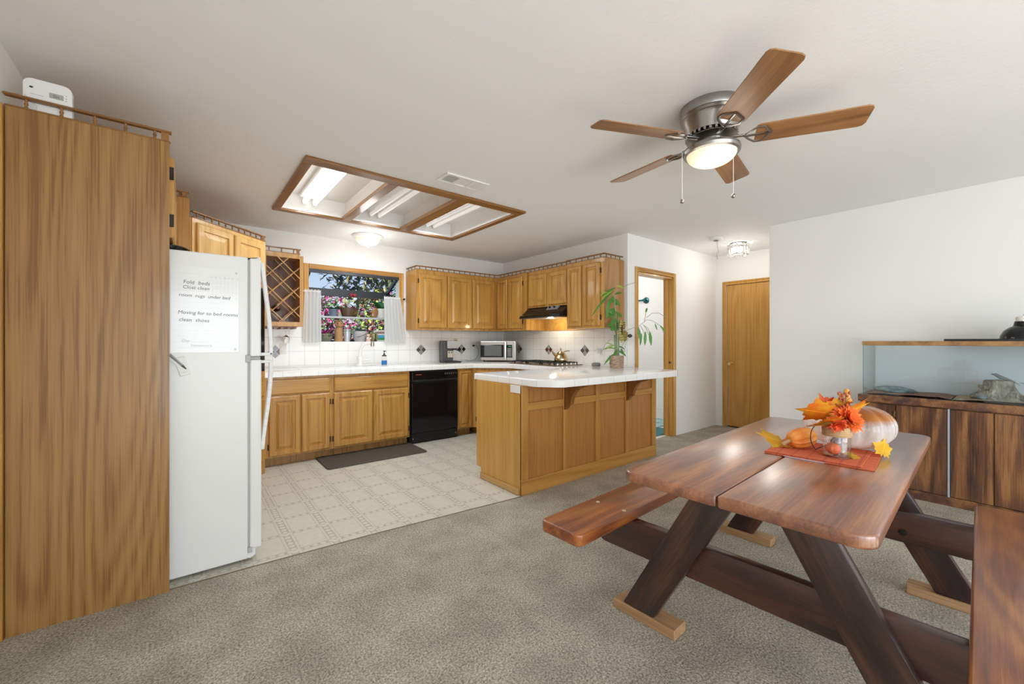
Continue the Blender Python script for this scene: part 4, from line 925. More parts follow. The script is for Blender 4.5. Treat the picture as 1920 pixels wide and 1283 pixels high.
MB().box(-.03, .045, -.062, -.043, .068, .158, .004).build('control_plate', mat('machine_panel', (.48, .40, .32), .35, .4), t)
b = MB()
for x in (-.01, .025): b.cyl((x, -.066, .135), (x, -.060, .135), .008)
b.build('buttons', M['blackm'], t)
b = MB(); b.cyl((.07, -.06, .17), (.07, -.06, .195), .03); b.tube([(.07, -.06, .18), (.115, -.075, .165), (.14, -.08, .15)], .009, 8); b.build('portafilter', M['blackm'], t, smooth=40)
t = thing('microwave', 'stainless steel microwave oven standing across the worktop corner', 'microwave', (3.418, 4.63, CT), -PI/4)
hw = .248
for x in (-.2, .2):
    for y in (.05, .29): MB().cyl((x, y, 0), (x, y, .015), .014).build('foot', M['blackm'], t)
MB().box(-hw, hw, .012, .335, .015, .290, .006).build('housing', M['steel'], t)
MB().box(-hw, .118, -.014, .012, .018, .288, .008).build('door', M['steel'], t)
MB().box(-hw+.005, .085, -.018, -.010, .062, .238, .006).build('door_window', M['black'], t); MB().box(-hw+.055, .052, -.0195, -.015, .078, .224, .004).build('screen', mat('mesh_grey', (.13, .135, .14), .25), t)
MB().box(.092, .112, -.045, -.022, .03, .276, .006).build('handle', M['steel'], t)
for z in (.05, .256): MB().box(.097, .107, -.024, -.012, z-.008, z+.008).build('handle_post', M['steel'], t)
c = MB().box(.122, hw, -.012, .012, .018, .288, .006).build('control_side', M['steel'], t)
MB().box(.122, .205, -.016, -.010, .06, .235, .004).build('control_panel', M['black'], t)
b = MB()
for i in range(6):
    for j in range(3): b.box(.136+j*.020, .151+j*.020, -.0172, -.0155, .075+i*.02, .089+i*.02)
b.build('buttons', mat('button_grey', (.33, .34, .36), .4), t); MB().box(.15, .195, -.0172, -.0155, .208, .22).build('display', mat('green_display', (.01, .05, .02), .3, emit=(.1, .9, .3), es=.25), t)
# gas cooktop
t = thing('gas_cooktop', 'bronze toned gas cooktop set in the worktop under the hood', 'cooktop', (3.30, 4.225, CT), RC)
bronze = mat('bronze_steel', (.40, .30, .20), .25, .8)
MB().box(0, .835, 0, .485, 0, .008, .004).build('plate', bronze, t); MB().box(-.006, .841, -.006, .491, 0, .003).build('rim', M['blackm'], t)
for gx in (.04, .30, .56):
    b = MB()
    for y in (.06, .17, .30, .43): b.box(gx, gx+.235, y-.005, y+.005, .026, .036)
    for x in (gx+.005, gx+.117, gx+.23): b.box(x-.005, x+.005, .05, .44, .026, .036)
    for x in (gx+.005, gx+.23):
        for y in (.06, .43): b.box(x-.007, x+.007, y-.007, y+.007, .006, .03)
    b.build('grate', M['blackm'], t)
for x, y in ((.155, .12), (.155, .37), (.42, .245), (.68, .12), (.68, .37)): MB().lathe([(0, .007), (.048, .007), (.042, .018), (.028, .024), (0, .024)], 20, TR(x, y, 0)).build('burner', mat('burner_metal', (.30, .26, .22), .35, .8), t, smooth=40)
for i in range(5): MB().cyl((.80, .09+.075*i, .008), (.80, .09+.075*i, .026), .016).build('knob', M['steel'], t)
t = thing('kettle', 'brass toned domed whistling kettle on the cooktop', 'kettle', (3.69, 3.665, CT+.037))
km = mat('kettle_metal', (.62, .48, .28), .2, 1)
MB().lathe([(0, 0), (.082, 0), (.085, .012), (.083, .035), (.072, .07), (.052, .10), (.026, .122), (.016, .128), (0, .13)], 36).build('kettle_body', km, t, smooth=60)
MB().lathe([(0, .128), (.009, .128), (.008, .14), (.014, .15), (.011, .162), (0, .166)], 16).build('lid_knob', km, t, smooth=50)
b = MB(); b.tube([(-.03, .062, .07), (-.048, .085, .10), (-.055, .10, .125)], [.018, .014, .011], 10); b.build('spout', km, t, smooth=60)
b = MB(); b.tube([(.02, -.03, .118), (.035, -.075, .13), (.036, -.11, .128)], .006, 8); b.build('handle', mat('handle_bronze', (.25, .19, .12), .35, .5), t, smooth=50)
t = thing('speaker_puck', 'small round grey smart speaker on the peninsula worktop', 'speaker', (3.715, 3.12, CT))
m = mat('grey_fabric', (.22, .225, .23), .85)
MB().lathe([(0, 0), (.044, 0), (.05, .008), (.051, .024), (.046, .036), (.03, .040), (0, .041)], 32).build('body', m, t, smooth=60)
MB().tube([(.045, .01, .012), (.075, .02, .02), (.10, .03, .06), (.108, .035, .12), (.104, .045, .16)], .002, 6).build('cord', M['white_matte'], t)
# lucky bamboo in a woven pot
PP = Vector((3.655, 2.785, CT)); PD = (PP-CAM).dot(Fv)
t = thing('potted_bamboo', 'lucky bamboo plant in a woven basket pot at the wall end of the worktop', 'plant', PP)
m = mat('woven_basket', (.55, .42, .30), .8); k = NT(m); v = k.coords(rnd=False); bk = k.n('ShaderNodeTexBrick')
for a_, b_ in (('Scale', 38.), ('Mortar Size', .05), ('Brick Width', .7), ('Row Height', .3)): bk.inputs[a_].default_value = b_
bk.inputs['Color1'].default_value = (.62, .50, .38, 1); bk.inputs['Color2'].default_value = (.36, .22, .15, 1); bk.inputs['Mortar'].default_value = (.16, .09, .06, 1)
sp = k.n('ShaderNodeSeparateXYZ'); k.l(v, sp.inputs[0]); cb = k.n('ShaderNodeCombineXYZ'); k.l(k.math('MULTIPLY', k.math('ARCTAN2', sp.outputs[1], sp.outputs[0]), .075), cb.inputs[0]); k.l(sp.outputs[2], cb.inputs[1]); k.l(cb.outputs[0], bk.inputs['Vector']); k.col(bk.outputs[0])
MB().lathe([(0, 0), (.070, 0), (.074, .04), (.076, .12), (.078, .132), (.070, .132), (.068, .11), (0, .108)], 32, ripple=lambda a, z: 1+.012*math.sin(a*16)).build('basket', m, t, smooth=60)
def pp(px, py, dd=0): return onD(px, py, PD+dd)-PP
bam, bl1, bl2, bl3 = mat('bamboo_stalk', (.20, .30, .15), .4), mat('bamboo_leaf', (.075, .21, .03), .4), mat('bamboo_leaf_yellow', (.30, .42, .06), .4), mat('dry_stem', (.30, .33, .27), .6)
for st in ([(1157, 664), (1156, 640), (1154, 600), (1152, 560), (1150, 552)], [(1160, 664), (1160, 635), (1159, 605), (1158, 585)], [(1154, 664), (1153, 648), (1152, 628)]):
    b = MB(); P = [pp(*q, -.10*max(0, 664-q[1])/110) for q in st]; b.tube([(P[0].x, P[0].y, .10)]+P, .008, 8)
    for q in P[1:-1]: b.ball(q, .0105, (1, 1, .5), 8)
    b.build('stalk', bam, t, smooth=50)
def lf(mb, p, q, w, droop=.5, dd=0):
    f_ = lambda s: dd-.10*max(0, 664-s[1])/110-max(0, 1150-s[0])*.004
    a, c = pp(*p, f_(p)), pp(*q, f_(q)+r_.uniform(-.04, .02)); d = c-a; L = d.length; d = d.normalized()+Vector((0, 0, droop*.42)); mb.leaf(a, d, L*1.03, w*.78, droop, up=(-Fv*.9+Vector((0, 0, .45))), n=6, fold=.12)
b = MB()
for p, q, w in (((1154, 540), (1126, 556), .035), ((1150, 546), (1108, 592), .03), ((1152, 566), (1140, 563), .045), ((1152, 580), (1146, 598), .06), ((1153, 573), (1158, 563), .05), ((1154, 585), (1167, 595), .05), ((1152, 578), (1136, 597), .06), ((1150, 610), (1142, 606), .07), ((1152, 612), (1146, 620), .08), ((1155, 605), (1166, 604), .06), ((1156, 615), (1162, 610), .06), ((1142, 563), (1138, 595), .05), ((1157, 600), (1154, 625), .05), ((1151, 556), (1139, 575), .05), ((1152, 560), (1163, 575), .05), ((1153, 590), (1141, 583), .05), ((1155, 596), (1146, 612), .06), ((1149, 606), (1138, 612), .05), ((1158, 608), (1170, 616), .05), ((1153, 552), (1166, 548), .035)): lf(b, p, q, w)
for p, q, w in (((1157, 662), (1131, 684), .035), ((1156, 655), (1128, 652), .02), ((1158, 658), (1175, 668), .04), ((1160, 650), (1172, 655), .03), ((1158, 655), (1150, 670), .04), ((1152, 668), (1142, 684), .03), ((1163, 655), (1170, 662), .04)): lf(b, p, q, w, .9)
b.build('leaves', bl1, t, smooth=60)
b = MB()
for p, q, w in (((1147, 547), (1128, 560), .03), ((1156, 536), (1172, 541), .03), ((1140, 548), (1124, 553), .02), ((1156, 652), (1134, 640), .016), ((1155, 648), (1133, 655), .018)): lf(b, p, q, w, .6)
b.build('yellow_leaves', bl2, t, smooth=60)
for st in ([(1150, 552), (1158, 545), (1168, 540), (1175, 535), (1194, 529)], [(1166, 622), (1180, 618), (1200, 610), (1208, 604), (1212, 600), (1222, 601), (1232, 607), (1240, 612), (1246, 628)], [(1208, 604), (1210, 593), (1211, 583)], [(1212, 596), (1222, 588), (1235, 587), (1250, 596)], [(1205, 609), (1214, 615), (1220, 625)], [(1206, 609), (1212, 617), (1216, 628)], [(1201, 611), (1206, 620), (1210, 634)], [(1198, 612), (1198, 620)], [(1162, 660), (1168, 645), (1172, 630), (1176, 622)], [(1152, 640), (1146, 636), (1135, 646), (1128, 660)], [(1153, 648), (1144, 648), (1134, 654)]):
    P = [pp(*q, -.02-.10*max(0, 664-q[1])/110) for q in st]; b = MB(); b.tube(P, .0028, 5); b.build('stem', bl3, t)
b = MB()
for p, q, w in (((1197, 614), (1201, 641), .045), ((1203, 626), (1200, 648), .03), ((1210, 622), (1209, 648), .042), ((1218, 622), (1221, 648), .045), ((1228, 607), (1232, 619), .02), ((1237, 610), (1247, 622), .025), ((1211, 586), (1213, 577), .028)): lf(b, p, q, w, .2, -.02)
b.build('hanging_leaves', mat('hanging_leaf', (.075, .25, .035), .4), t, smooth=60)
t = thing('butterfly_ornament', 'yellow and black butterfly ornament clipped to the bamboo plant', 'ornament', PP+pp(1166, 622, -.09))
m = mat('butterfly_wing', (.75, .62, .16), .6); k = NT(m); wv = k.n('ShaderNodeTexWave', wave_type='BANDS', bands_direction='Z'); wv.inputs['Scale'].default_value = 20; wv.inputs['Distortion'].default_value = 4.; k.l(k.coords(rnd=False), wv.inputs['Vector']); k.col(k.ramp(wv.outputs['Fac'], [(.40, (.012, .01, .008)), (.5, (.78, .66, .18))], 'CONSTANT'))
ra = Vector((Rv.x, Rv.y, 0))
def wing(pts):
    b = MB(); t_ = bmesh.new(); vs = [t_.verts.new(ra*x*.0060+Vector((0, 0, -y*.0060))+Fv*(-.004*abs(x))) for x, y in pts]; t_.faces.new(vs); bmesh.ops.solidify(t_, geom=t_.faces[:], thickness=.001); b.merge(t_); return b
wing([(0, 0), (-7, -4), (-9, 4), (-6, 10), (-4, 17), (0, 20), (3, 12)]).build('wing', m, t); wing([(0, 0), (4, -3), (9, 2), (8, 14), (4, 19), (0, 9)]).build('wing', m, t)
wing([(0, 0), (-6, -8), (-4, -18), (-1, -21), (1, -10)]).build('wing', m, t); wing([(0, 0), (1, -10), (2, -20), (5, -16), (5, -6)]).build('wing', m, t)
MB().tube([Vector((0, 0, .07))-Fv*.01, Vector((0, 0, -.03))-Fv*.01], .005, 8).build('body', M['blackm'], t)
t = thing('dark_leaf_pick', 'dark purple leaf pick stuck in the bamboo plant beside the butterfly', 'ornament', PP+pp(1181, 630, -.03))
MB().ball((0, 0, 0), .026, (1.0, .25, .75), 14, RZ(-YAW)).build('leaf_body', mat('dark_purple', (.06, .035, .04), .6), t, smooth=60); MB().tube([(0, 0, 0), ra*-.03+Vector((0, 0, -.05)), ra*-.07+Vector((0, 0, -.2))], .0015, 5).build('pick_stem', bl3, t)
# ================================================================== PICNIC TABLE WITH BENCHES
TA = math.radians(2.8); TC = (2.0235, .5975)
t = thing('picnic_table', 'dark reddish brown picnic table with two attached benches and crossed legs', 'table', (*TC, 0), TA)
TZ = .742; TH = .038; hx = .793
def corner(cx, cy, r, a0, n=6): return [(cx+r*math.cos(a0+PI/2*i/n), cy+r*math.sin(a0+PI/2*i/n)) for i in range(n+1)]
r = .05
MB().prism([(-hx, .0215), (hx, .0215)]+corner(hx-r, .352-r, r, 0)+corner(-hx+r, .352-r, r, PI/2), TZ-TH, TZ, 'z', .009, 3).build('tabletop_plank', M['table_top'], t, smooth=35)
MB().prism([(hx, .0185), (-hx, .0185)]+corner(-hx+r, -.340+r, r, PI)+corner(hx-r, -.340+r, r, 1.5*PI), TZ-TH, TZ, 'z', .009, 3).build('tabletop_plank', M['table_top'], t, smooth=35)
YC = .022
def leg(s, x0, x1):
    P = [(YC+s*.53, .041), (YC+s*.382, .041), (YC+s*.012, TZ-TH), (YC+s*.167, TZ-TH)]
    return MB().prism(P, x0, x1, 'x', .006, 2)
for (x0, x1, bx0, bx1) in ((-.478, -.434, -.434, -.390), (.654, .698, .608, .654)):
    for s in (1, -1):
        g = leg(s, x0, x1).build('leg', M['table_leg' if s > 0 else 'table_leg_mirrored'], t, smooth=35)
        c = .455 if s > 0 else .44
        fx0, fx1 = (x0-.006, x0+.088) if x0 < 0 else (x0-.008, x0+.086)
        y0, y1 = sorted((YC+s*.285, YC+s*.575)); MB().box(fx0, fx1, y0, y1, 0, .041, .003, 1).build('foot_block', M['pine'], t)
    P = [(YC-.70, .395), (YC-.715, .36), (YC-.715, .31), (YC-.66, .252), (YC+.66, .252), (YC+.715, .31), (YC+.715, .36), (YC+.70, .395)]
    MB().prism([(YC-.712, .397), (YC-.712, .30), (YC-.69, .262), (YC-.66, .25), (YC+.66, .25), (YC+.69, .262), (YC+.712, .30), (YC+.712, .397)], bx0+.0005, bx1-.0005, 'x', .006, 2).build('bench_beam', M['table_beam'], t, smooth=35)
    MB().prism([(YC-.325, TZ-TH), (YC-.318, .655), (YC-.295, .63), (YC+.295, .63), (YC+.318, .655), (YC+.325, TZ-TH)], bx0+.0005, bx1-.0005, 'x', .006, 2).build('top_cleat', M['table_beam'], t, smooth=35)
for y, z in ((-.205, .335), (-.255, .30)) :
    b = MB(); b.lathe([(0, 0), (.016, 0), (.016, .003), (.009, .004), (.009, .008), (0, .008)], 16, TR(.6085, y, z) @ Matrix.Rotation(-PI/2, 4, 'Y')); b.build('bolt', M['dark_iron'], t, smooth=35)
r = .03
for s, (ya, yb) in ((1, (.522, .735)), (-1, (-.692, -.478))):
    MB().prism(corner(.815-r, yb-r, r, 0)+corner(-.815+r, yb-r, r, PI/2)+corner(-.815+r, ya+r, r, PI)+corner(.815-r, ya+r, r, 1.5*PI), .3975, .446, 'z', .008, 3).build('bench_seat', M['table_bench'], t, smooth=35)
for p in (onZ(1121, 941.5, .446), onZ(1170, 958, .446)):
    q = (TR(*TC, 0) @ RZ(TA)).inverted() @ Vector((p.x, p.y, .446)); MB().cyl((q.x, q.y, .4455), (q.x, q.y, .4475), .009, seg=14).build('wood_plug', mat('plug_wood', (.62, .47, .32), .5), t)
# ------------------------------------------------------------------ autumn centrepiece
t = thing('placemat', 'folded orange plaid placemat on the picnic table', 'placemat', (2.035, .525, TZ), math.radians(5.5))
m = mat('plaid_cloth', (.6, .12, .04), .85); k = NT(m); tc = k.n('ShaderNodeTexCoord'); sp = k.n('ShaderNodeSeparateXYZ'); k.l(tc.outputs['Object'], sp.inputs[0])
tot = None
for i, per in ((0, .045), (1, .05)):
    fr = k.math('ABSOLUTE', k.math('SUBTRACT', k.math('FRACT', k.math('DIVIDE', sp.outputs[i], per)), .5)); ln = k.math('LESS_THAN', fr, .07); tot = ln if tot is None else k.math('ADD', tot, ln)
ms = k.mix(k.math('MULTIPLY', tot, .55), (.62, .125, .045), (.33, .04, .02)); wn = k.noise(tc.outputs['Object'], 400, 2); k.col(k.mix(.25, ms, k.ramp(wn, [(.35, (.35, .05, .02)), (.65, (.80, .28, .14))])))
MB().prism([(-.165, -.172), (.165, -.172), (.165, .168), (-.165, .168)], .0005, .004, 'z', .001, 1).build('lower_layer', m, t)
MB().prism([(-.160, -.135), (.158, -.14), (.158, .168), (-.160, .168)], .0045, .008, 'z', .001, 1).build('upper_layer', m, t)
MB().box(-.168, -.1655, -.03, .10, .0005, .0035).build('lining', mat('lilac_lining', (.55, .48, .55), .8), t)
ZM = TZ+.0085
def on_table(px, py): p = onZ(px, py, ZM); return Vector((p.x, p.y, ZM))
# glass pumpkin
GP = Vector((2.225, .485, TZ+.0085))
pum = lambda n, d: (lambda a, z: 1-d*abs(math.cos(a*n/2))**.6)
t = thing('glass_pumpkin', 'large clear ribbed glass pumpkin with an amber top on the placemat', 'pumpkin', GP)
m = bpy.data.materials.new('amber_glass_white_sheen'); m.use_nodes = True; k = NT(m); nt_ = m.node_tree; out_ = [n for n in nt_.nodes if n.type == 'OUTPUT_MATERIAL'][0]
tc = k.n('ShaderNodeTexCoord'); sp = k.n('ShaderNodeSeparateXYZ'); k.l(tc.outputs['Object'], sp.inputs[0])
cc = k.ramp(k.math('DIVIDE', sp.outputs[2], .19), [(.60, (.97, .94, .92)), (.72, (.80, .30, .03)), (.95, (.45, .11, .008))])  # whitish lower colour stands in for the white wall's reflection
k.l(cc, k.b.inputs['Base Color']); k.b.inputs['Roughness'].default_value = .04; k.b.inputs['Coat Weight'].default_value = 1; k.b.inputs['Specular IOR Level'].default_value = .8
tr_ = k.n('ShaderNodeBsdfTransparent'); k.l(cc, tr_.inputs[0]); lw_ = k.n('ShaderNodeLayerWeight'); lw_.inputs['Blend'].default_value = .35
mx_ = k.n('ShaderNodeMixShader'); k.l(k.math('MULTIPLY_ADD', lw_.outputs['Facing'], .60, .20), mx_.inputs[0]); k.l(tr_.outputs[0], mx_.inputs[1]); k.l(k.b.outputs[0], mx_.inputs[2]); k.l(mx_.outputs[0], out_.inputs[0])
n_ = 22; b = MB(); b.lathe([(.158*math.sin(PI*i/n_)**.72 if 0 < i < n_ else 0, .094-.094*math.cos(PI*i/n_)-.012*(math.cos(PI*i/n_) < 0)*(1-math.sin(PI*i/n_))) for i in range(n_+1)], 84, ripple=lambda a, z: 1-.06*(1-abs(math.sin(a*6)))**1.5); b.build('pumpkin_glass', m, t, smooth=70)
MB().tube([(0, 0, .185), (.005, .005, .205), (.015, .01, .225), (.03, .012, .235)], [.018, .014, .011, .010], 10).build('stem', mat('amber_stem', (.65, .30, .05), .1, coat=.5), t, smooth=60)
# small orange pumpkin on its side with a curled wire
SP = on_table(1512, 846); SP = Vector((SP.x+.045, SP.y+.03, ZM))
t = thing('small_pumpkin', 'small orange pumpkin lying on the placemat left of the jar', 'pumpkin', SP, math.radians(-35))
m = mat('orange_skin', (.85, .30, .04), .45); k = NT(m); k.col(k.ramp(k.noise(k.coords((3, 3, 3)), 5, 3), [(.35, (.78, .20, .02)), (.65, (.92, .42, .09))]))
SM = TR(0, 0, .042) @ Matrix.Rotation(math.radians(78), 4, 'Y')
b = MB(); n = 16; b.lathe([(.041*math.sin(PI*i/n)**.7 if 0 < i < n else 0, -.064*math.cos(PI*i/n)+(.010*(1-math.sin(PI*i/n)) if i < n/2 else -.010*(1-math.sin(PI*i/n)))) for i in range(n+1)], 48, SM, ripple=pum(12, .10)); b.build('pumpkin_skin', m, t, smooth=60)
MB().tube([SM @ Vector(p) for p in ((0, 0, -.045), (.002, 0, -.07), (.01, .004, -.085))], [.009, .007, .008], 8).build('stem', mat('pumpkin_stem', (.45, .30, .14), .8), t, smooth=50)
t = thing('vine_wire', 'dark curled wire vine looping round the small orange pumpkin', 'wire', SP)
pts = []
for i in range(31):
    a = -2.2+5.0*i/30; pts.append(Rv*(.045+.055*math.cos(a+1.2)*.8)+Vector((0, 0, .055+.062*math.sin(a+1.2)))+Fv*(-.062+.012*math.sin(a)))
for i in range(22): a = 2*PI*i/11; pts.append(Rv*(.085+.014*math.cos(a))+Vector((0, 0, .045-.0012*i+.014*math.sin(a)))+Fv*(-.062-.001*i))
b = MB(); b.tube([p if p.z > .004 else Vector((p.x, p.y, .004)) for p in pts], .0018, 6); b.build('coil', mat('wire_dark', (.045, .03, .02), .45, .4), t, smooth=60)
# jar with burlap band
JP = Vector((1.985, .468, ZM))
t = thing('glass_jar', 'glass jar with a jute wrapped neck holding a mini pumpkin and white pine cones', 'jar', JP)
MB().lathe([(0, 0), (.040, 0), (.045, .006), (.045, .085), (.043, .095), (.041, .122), (.039, .122), (.0405, .095), (.0425, .085), (.0425, .008), (0, .004)], 36).build('jar_body', M['jar_glass'], t, smooth=50)
m = mat('jute', (.50, .33, .17), .9); k = NT(m); k.bump(k.noise(k.coords((1, 1, 14), rnd=False), 60, 2), .5, .003)
MB().lathe([(.0455, .082), (.0472, .084), (.0468, .098), (.0475, .108), (.0465, .120), (.0438, .121), (.0432, .10), (.0455, .082)], 36).build('jute_band', m, t, smooth=50)
b = MB()
for i in range(4): b.lathe([(.0468, .088+.008*i), (.0482, .091+.008*i), (.0468, .094+.008*i)], 36)
b.build('jute_cord', m, t, smooth=50)
tj = thing('mini_pumpkin', 'mini orange pumpkin inside the glass jar', 'pumpkin', JP+Rv*-.014+Vector((0, 0, .032))); MB().ball((0, 0, 0), .026, (1, 1, .85), 32, None, pum(9, .12)).build('pumpkin_skin', mat('mini_orange', (.78, .16, .05), .45), tj, smooth=60); MB().tube([(0, 0, .018), (.004, 0, .03)], .004, 6).build('stem', M['pine'], tj)
def cone(label, c, h, rr, col_):
    t = thing('pine_cone', label, 'pine cone', c); b = MB()
    b.lathe([(0, -h*.5), (rr*.5, -h*.3), (rr*.5, .1*h), (0, h*.5)], 10)
    for j in range(7):
        for i in range(8):
            a = 2*PI*(i+.5*(j % 2))/8; zz = -h*.42+h*.13*j; rad = rr*math.sin(PI*(j+1.3)/9); b.leaf((rad*.4*math.cos(a), rad*.4*math.sin(a), zz), (math.cos(a), math.sin(a), .45), rad*.75, rr*.55, -.2, n=2, fold=.1)
    b.build('scales', mat('cone_white', col_, .8), t)
cone('white pine cone low in the glass jar', JP+Rv*.018+Vector((0, 0, .032)), .048, .022, (.66, .62, .58))
cone('silver white pine cone high in the glass jar', JP+Rv*-.004+Fv*-.01+Vector((0, 0, .068)), .04, .02, (.58, .58, .62))
# flowers and leaves on the jar
FP = JP+Vector((0, 0, .124))
def flower(label, c, n_layers, L, col_, tilt):
    t = thing('silk_flower', label, 'flower', c); b = MB(); Q = tilt
    for j in range(n_layers):
        n = 10+3*j; e = 1.5-1.5*j/max(1, n_layers-1)
        for i in range(n):
            a = 2*PI*i/n+.4*j+r_.uniform(-.1, .1); d = Vector((math.cos(a), math.sin(a), e)); d.rotate(Q); b.leaf((0, 0, 0), d, L*(.55+.45*j/n_layers)*r_.uniform(.85, 1.1), L*.30, .35, up=Q @ Vector((0, 0, 1)), n=4, fold=.3)
    m = mat('orange_petal', col_, .6); k = NT(m); k.col(k.ramp(k.noise(k.coords(), 30, 2), [(.35, tuple(x*.7 for x in col_)), (.65, col_)])); b.build('petals', m, t, smooth=60); return t
from mathutils import Euler
def toC(x, y): return Euler((x, y, 0)).to_quaternion()
qf = Vector((0, 0, 1)).rotation_difference((Fv*-.9+Rv*.25+Vector((0, 0, .5))).normalized())
flower('big orange silk chrysanthemum on the jar', FP+Rv*.030+Fv*-.012+Vector((0, 0, .025)), 5, .075, (.90, .16, .02), qf)
qf2 = Vector((0, 0, 1)).rotation_difference((Fv*-.9+Rv*-.35+Vector((0, 0, -.05))).normalized())
flower('small red orange silk flower low on the jar front', FP+Rv*-.022+Fv*-.03+Vector((0, 0, .004)), 4, .042, (.80, .09, .02), qf2)
def maple(name, label, c, ax_u, ax_v, size, cols, curl=.15, elong=1.0):
    """a lobed maple leaf: ax_u points to its tip, ax_v across"""
    t = thing(name, label, 'leaf', c)
    lob = [(-90, .34), (-75, .60), (-60, .46), (-40, .78), (-25, .56), (-12, .70), (2, .62), (25, .95), (40, .64), (55, .72), (75, .62), (90, 1.12)]
    P = [(math.cos(math.radians(a))*q, math.sin(math.radians(a))*q*elong) for a, q in lob]; P = P+[(-x, y) for x, y in P[::-1][1:-1]]
    u, v = Vector(ax_u).normalized(), Vector(ax_v).normalized(); nn = u.cross(v)
    f = lambda x, y: v*(x*size)+u*((y+.3)*size)+nn*(curl*size*(abs(x)**1.3-.35*y*y))
    bm_ = bmesh.new(); ctr = bm_.verts.new(f(0, 0)); V = [bm_.verts.new(f(*p)) for p in P]; mids = [bm_.verts.new(f(p[0]*.5, p[1]*.5)) for p in P]
    n = len(P)
    for i in range(n): j = (i+1) % n; bm_.faces.new([ctr, mids[i], mids[j]]); bm_.faces.new([mids[i], V[i], V[j], mids[j]])
    bmesh.ops.solidify(bm_, geom=bm_.faces[:], thickness=.0008)
    m = mat('autumn_leaf', cols[0], .6); k = NT(m); k.col(k.ramp(k.noise(k.coords(), 22, 3), [(.38, cols[0]), (.62, cols[1])])); b = MB(); b.merge(bm_); b.build('blade', m, t, smooth=60)
    b = MB(); b.tube([f(0, -.3), f(0, 0)*1, f(0, .8)], [.0012, .0012, .0006], 5); b.build('vein', m, t); return t
Zv = Vector((0, 0, 1)); YEL, ORA, RED, OLI = (.85, .48, .03), (.82, .25, .02), (.62, .09, .02), (.38, .30, .05)
maple('maple_leaf', 'orange yellow silk maple leaf reaching furthest left from the jar', FP+Rv*-.045+Zv*.045, -Rv*1+Zv*.18, Zv*.8-Fv*.6, .075, (ORA, YEL), elong=1.25)
maple('maple_leaf', 'yellow silk maple leaf lying flat across the left of the jar top', FP+Rv*-.035+Zv*.018-Fv*.03, -Rv*1-Zv*.10, Zv*.5-Fv*.9, .068, (YEL, ORA), elong=1.2)
maple('maple_leaf', 'olive brown silk leaf under the others on the left of the jar', FP+Rv*-.035+Zv*.0-Fv*.01, -Rv*1-Zv*.03, Zv*.3-Fv*.9, .072, (OLI, ORA), elong=1.2)
maple('maple_leaf', 'orange silk maple leaf standing up behind the flowers', FP+Rv*-.01+Zv*.05+Fv*.03, -Rv*.5+Zv*.9, Rv*.8+Zv*.3, .06, (ORA, RED))
maple('maple_leaf', 'orange silk maple leaf pointing up in the middle of the bunch', FP+Rv*.02+Zv*.05+Fv*.02, Rv*.15+Zv, Rv, .055, (ORA, YEL))
maple('maple_leaf', 'orange silk maple leaf pointing right above the glass pumpkin', FP+Rv*.05+Zv*.05+Fv*.01, Rv*1+Zv*.35, Zv*.7-Fv*.5, .065, (ORA, YEL), elong=1.15)
maple('maple_leaf', 'red silk maple leaf at the upper right of the bunch', FP+Rv*.045+Zv*.06+Fv*.03, Rv*.9+Zv*.6, Zv*.6-Fv*.6, .055, (RED, ORA))
t = thing('berry_sprig', 'reddish dried sprig sticking up from the middle of the bunch', 'sprig', FP+Rv*.03+Zv*.05+Fv*.01)
b = MB(); b.tube([(0, 0, -.03), Rv*.01+Zv*.03, Rv*.016+Zv*.075], .0016, 5)
for i in range(7): b.tube([Rv*.012+Zv*(.015+.008*i), Rv*(.012+(.02 if i % 2 else -.025))+Zv*(.03+.008*i)], .0012, 4)
b.build('stem', mat('sprig_stem', (.22, .11, .07), .8), t)
b = MB()
for i in range(20): p = Rv*(.012+r_.uniform(-.028, .022))+Zv*r_.uniform(.015, .08)+Fv*r_.uniform(-.01, .01); b.ball(p, .0042, seg=7)
b.build('berries', mat('sprig_berry', (.45, .10, .05), .6), t, smooth=60)
L1 = on_table(1462, 835); maple('maple_leaf', 'yellow silk maple leaf at the left end of the placemat', Vector((L1.x, L1.y, ZM+.018)), -Rv*1+Zv*.32, Fv*.7+Zv*.5, .07, (YEL, (.88, .60, .05)), elong=1.25)
L1 = on_table(1480, 838); maple('maple_leaf', 'orange silk leaf lying flat below the small pumpkin', Vector((L1.x, L1.y, ZM+.004)), -Rv*.9-Fv*.3, Fv*.9-Rv*.3, .04, (ORA, YEL), curl=.05)
L1 = on_table(1648, 856); maple('maple_leaf', 'bright yellow silk maple leaf standing at the right end of the placemat', Vector((L1.x+.015, L1.y-.01, ZM+.010)), Zv*.9+Rv*.35+Fv*.3, Rv*1-Zv*.35, .050, ((.88, .56, .02), (.92, .66, .06)))
L1 = on_table(1605, 858); maple('maple_leaf', 'yellow silk leaf lying between the jar and the glass pumpkin', Vector((L1.x, L1.y, ZM+.006)), -Rv*.9+Zv*.15, Fv*.8+Zv*.3, .045, ((.82, .48, .03), (.55, .36, .04)), curl=.08)
L1 = on_table(1530, 850); maple('maple_leaf', 'amber silk leaf tucked under the right of the small pumpkin', Vector((L1.x, L1.y-.02, ZM+.003)), Rv*.9-Fv*.3, Fv*.9+Rv*.3, .04, ((.80, .42, .03), ORA), curl=.05)
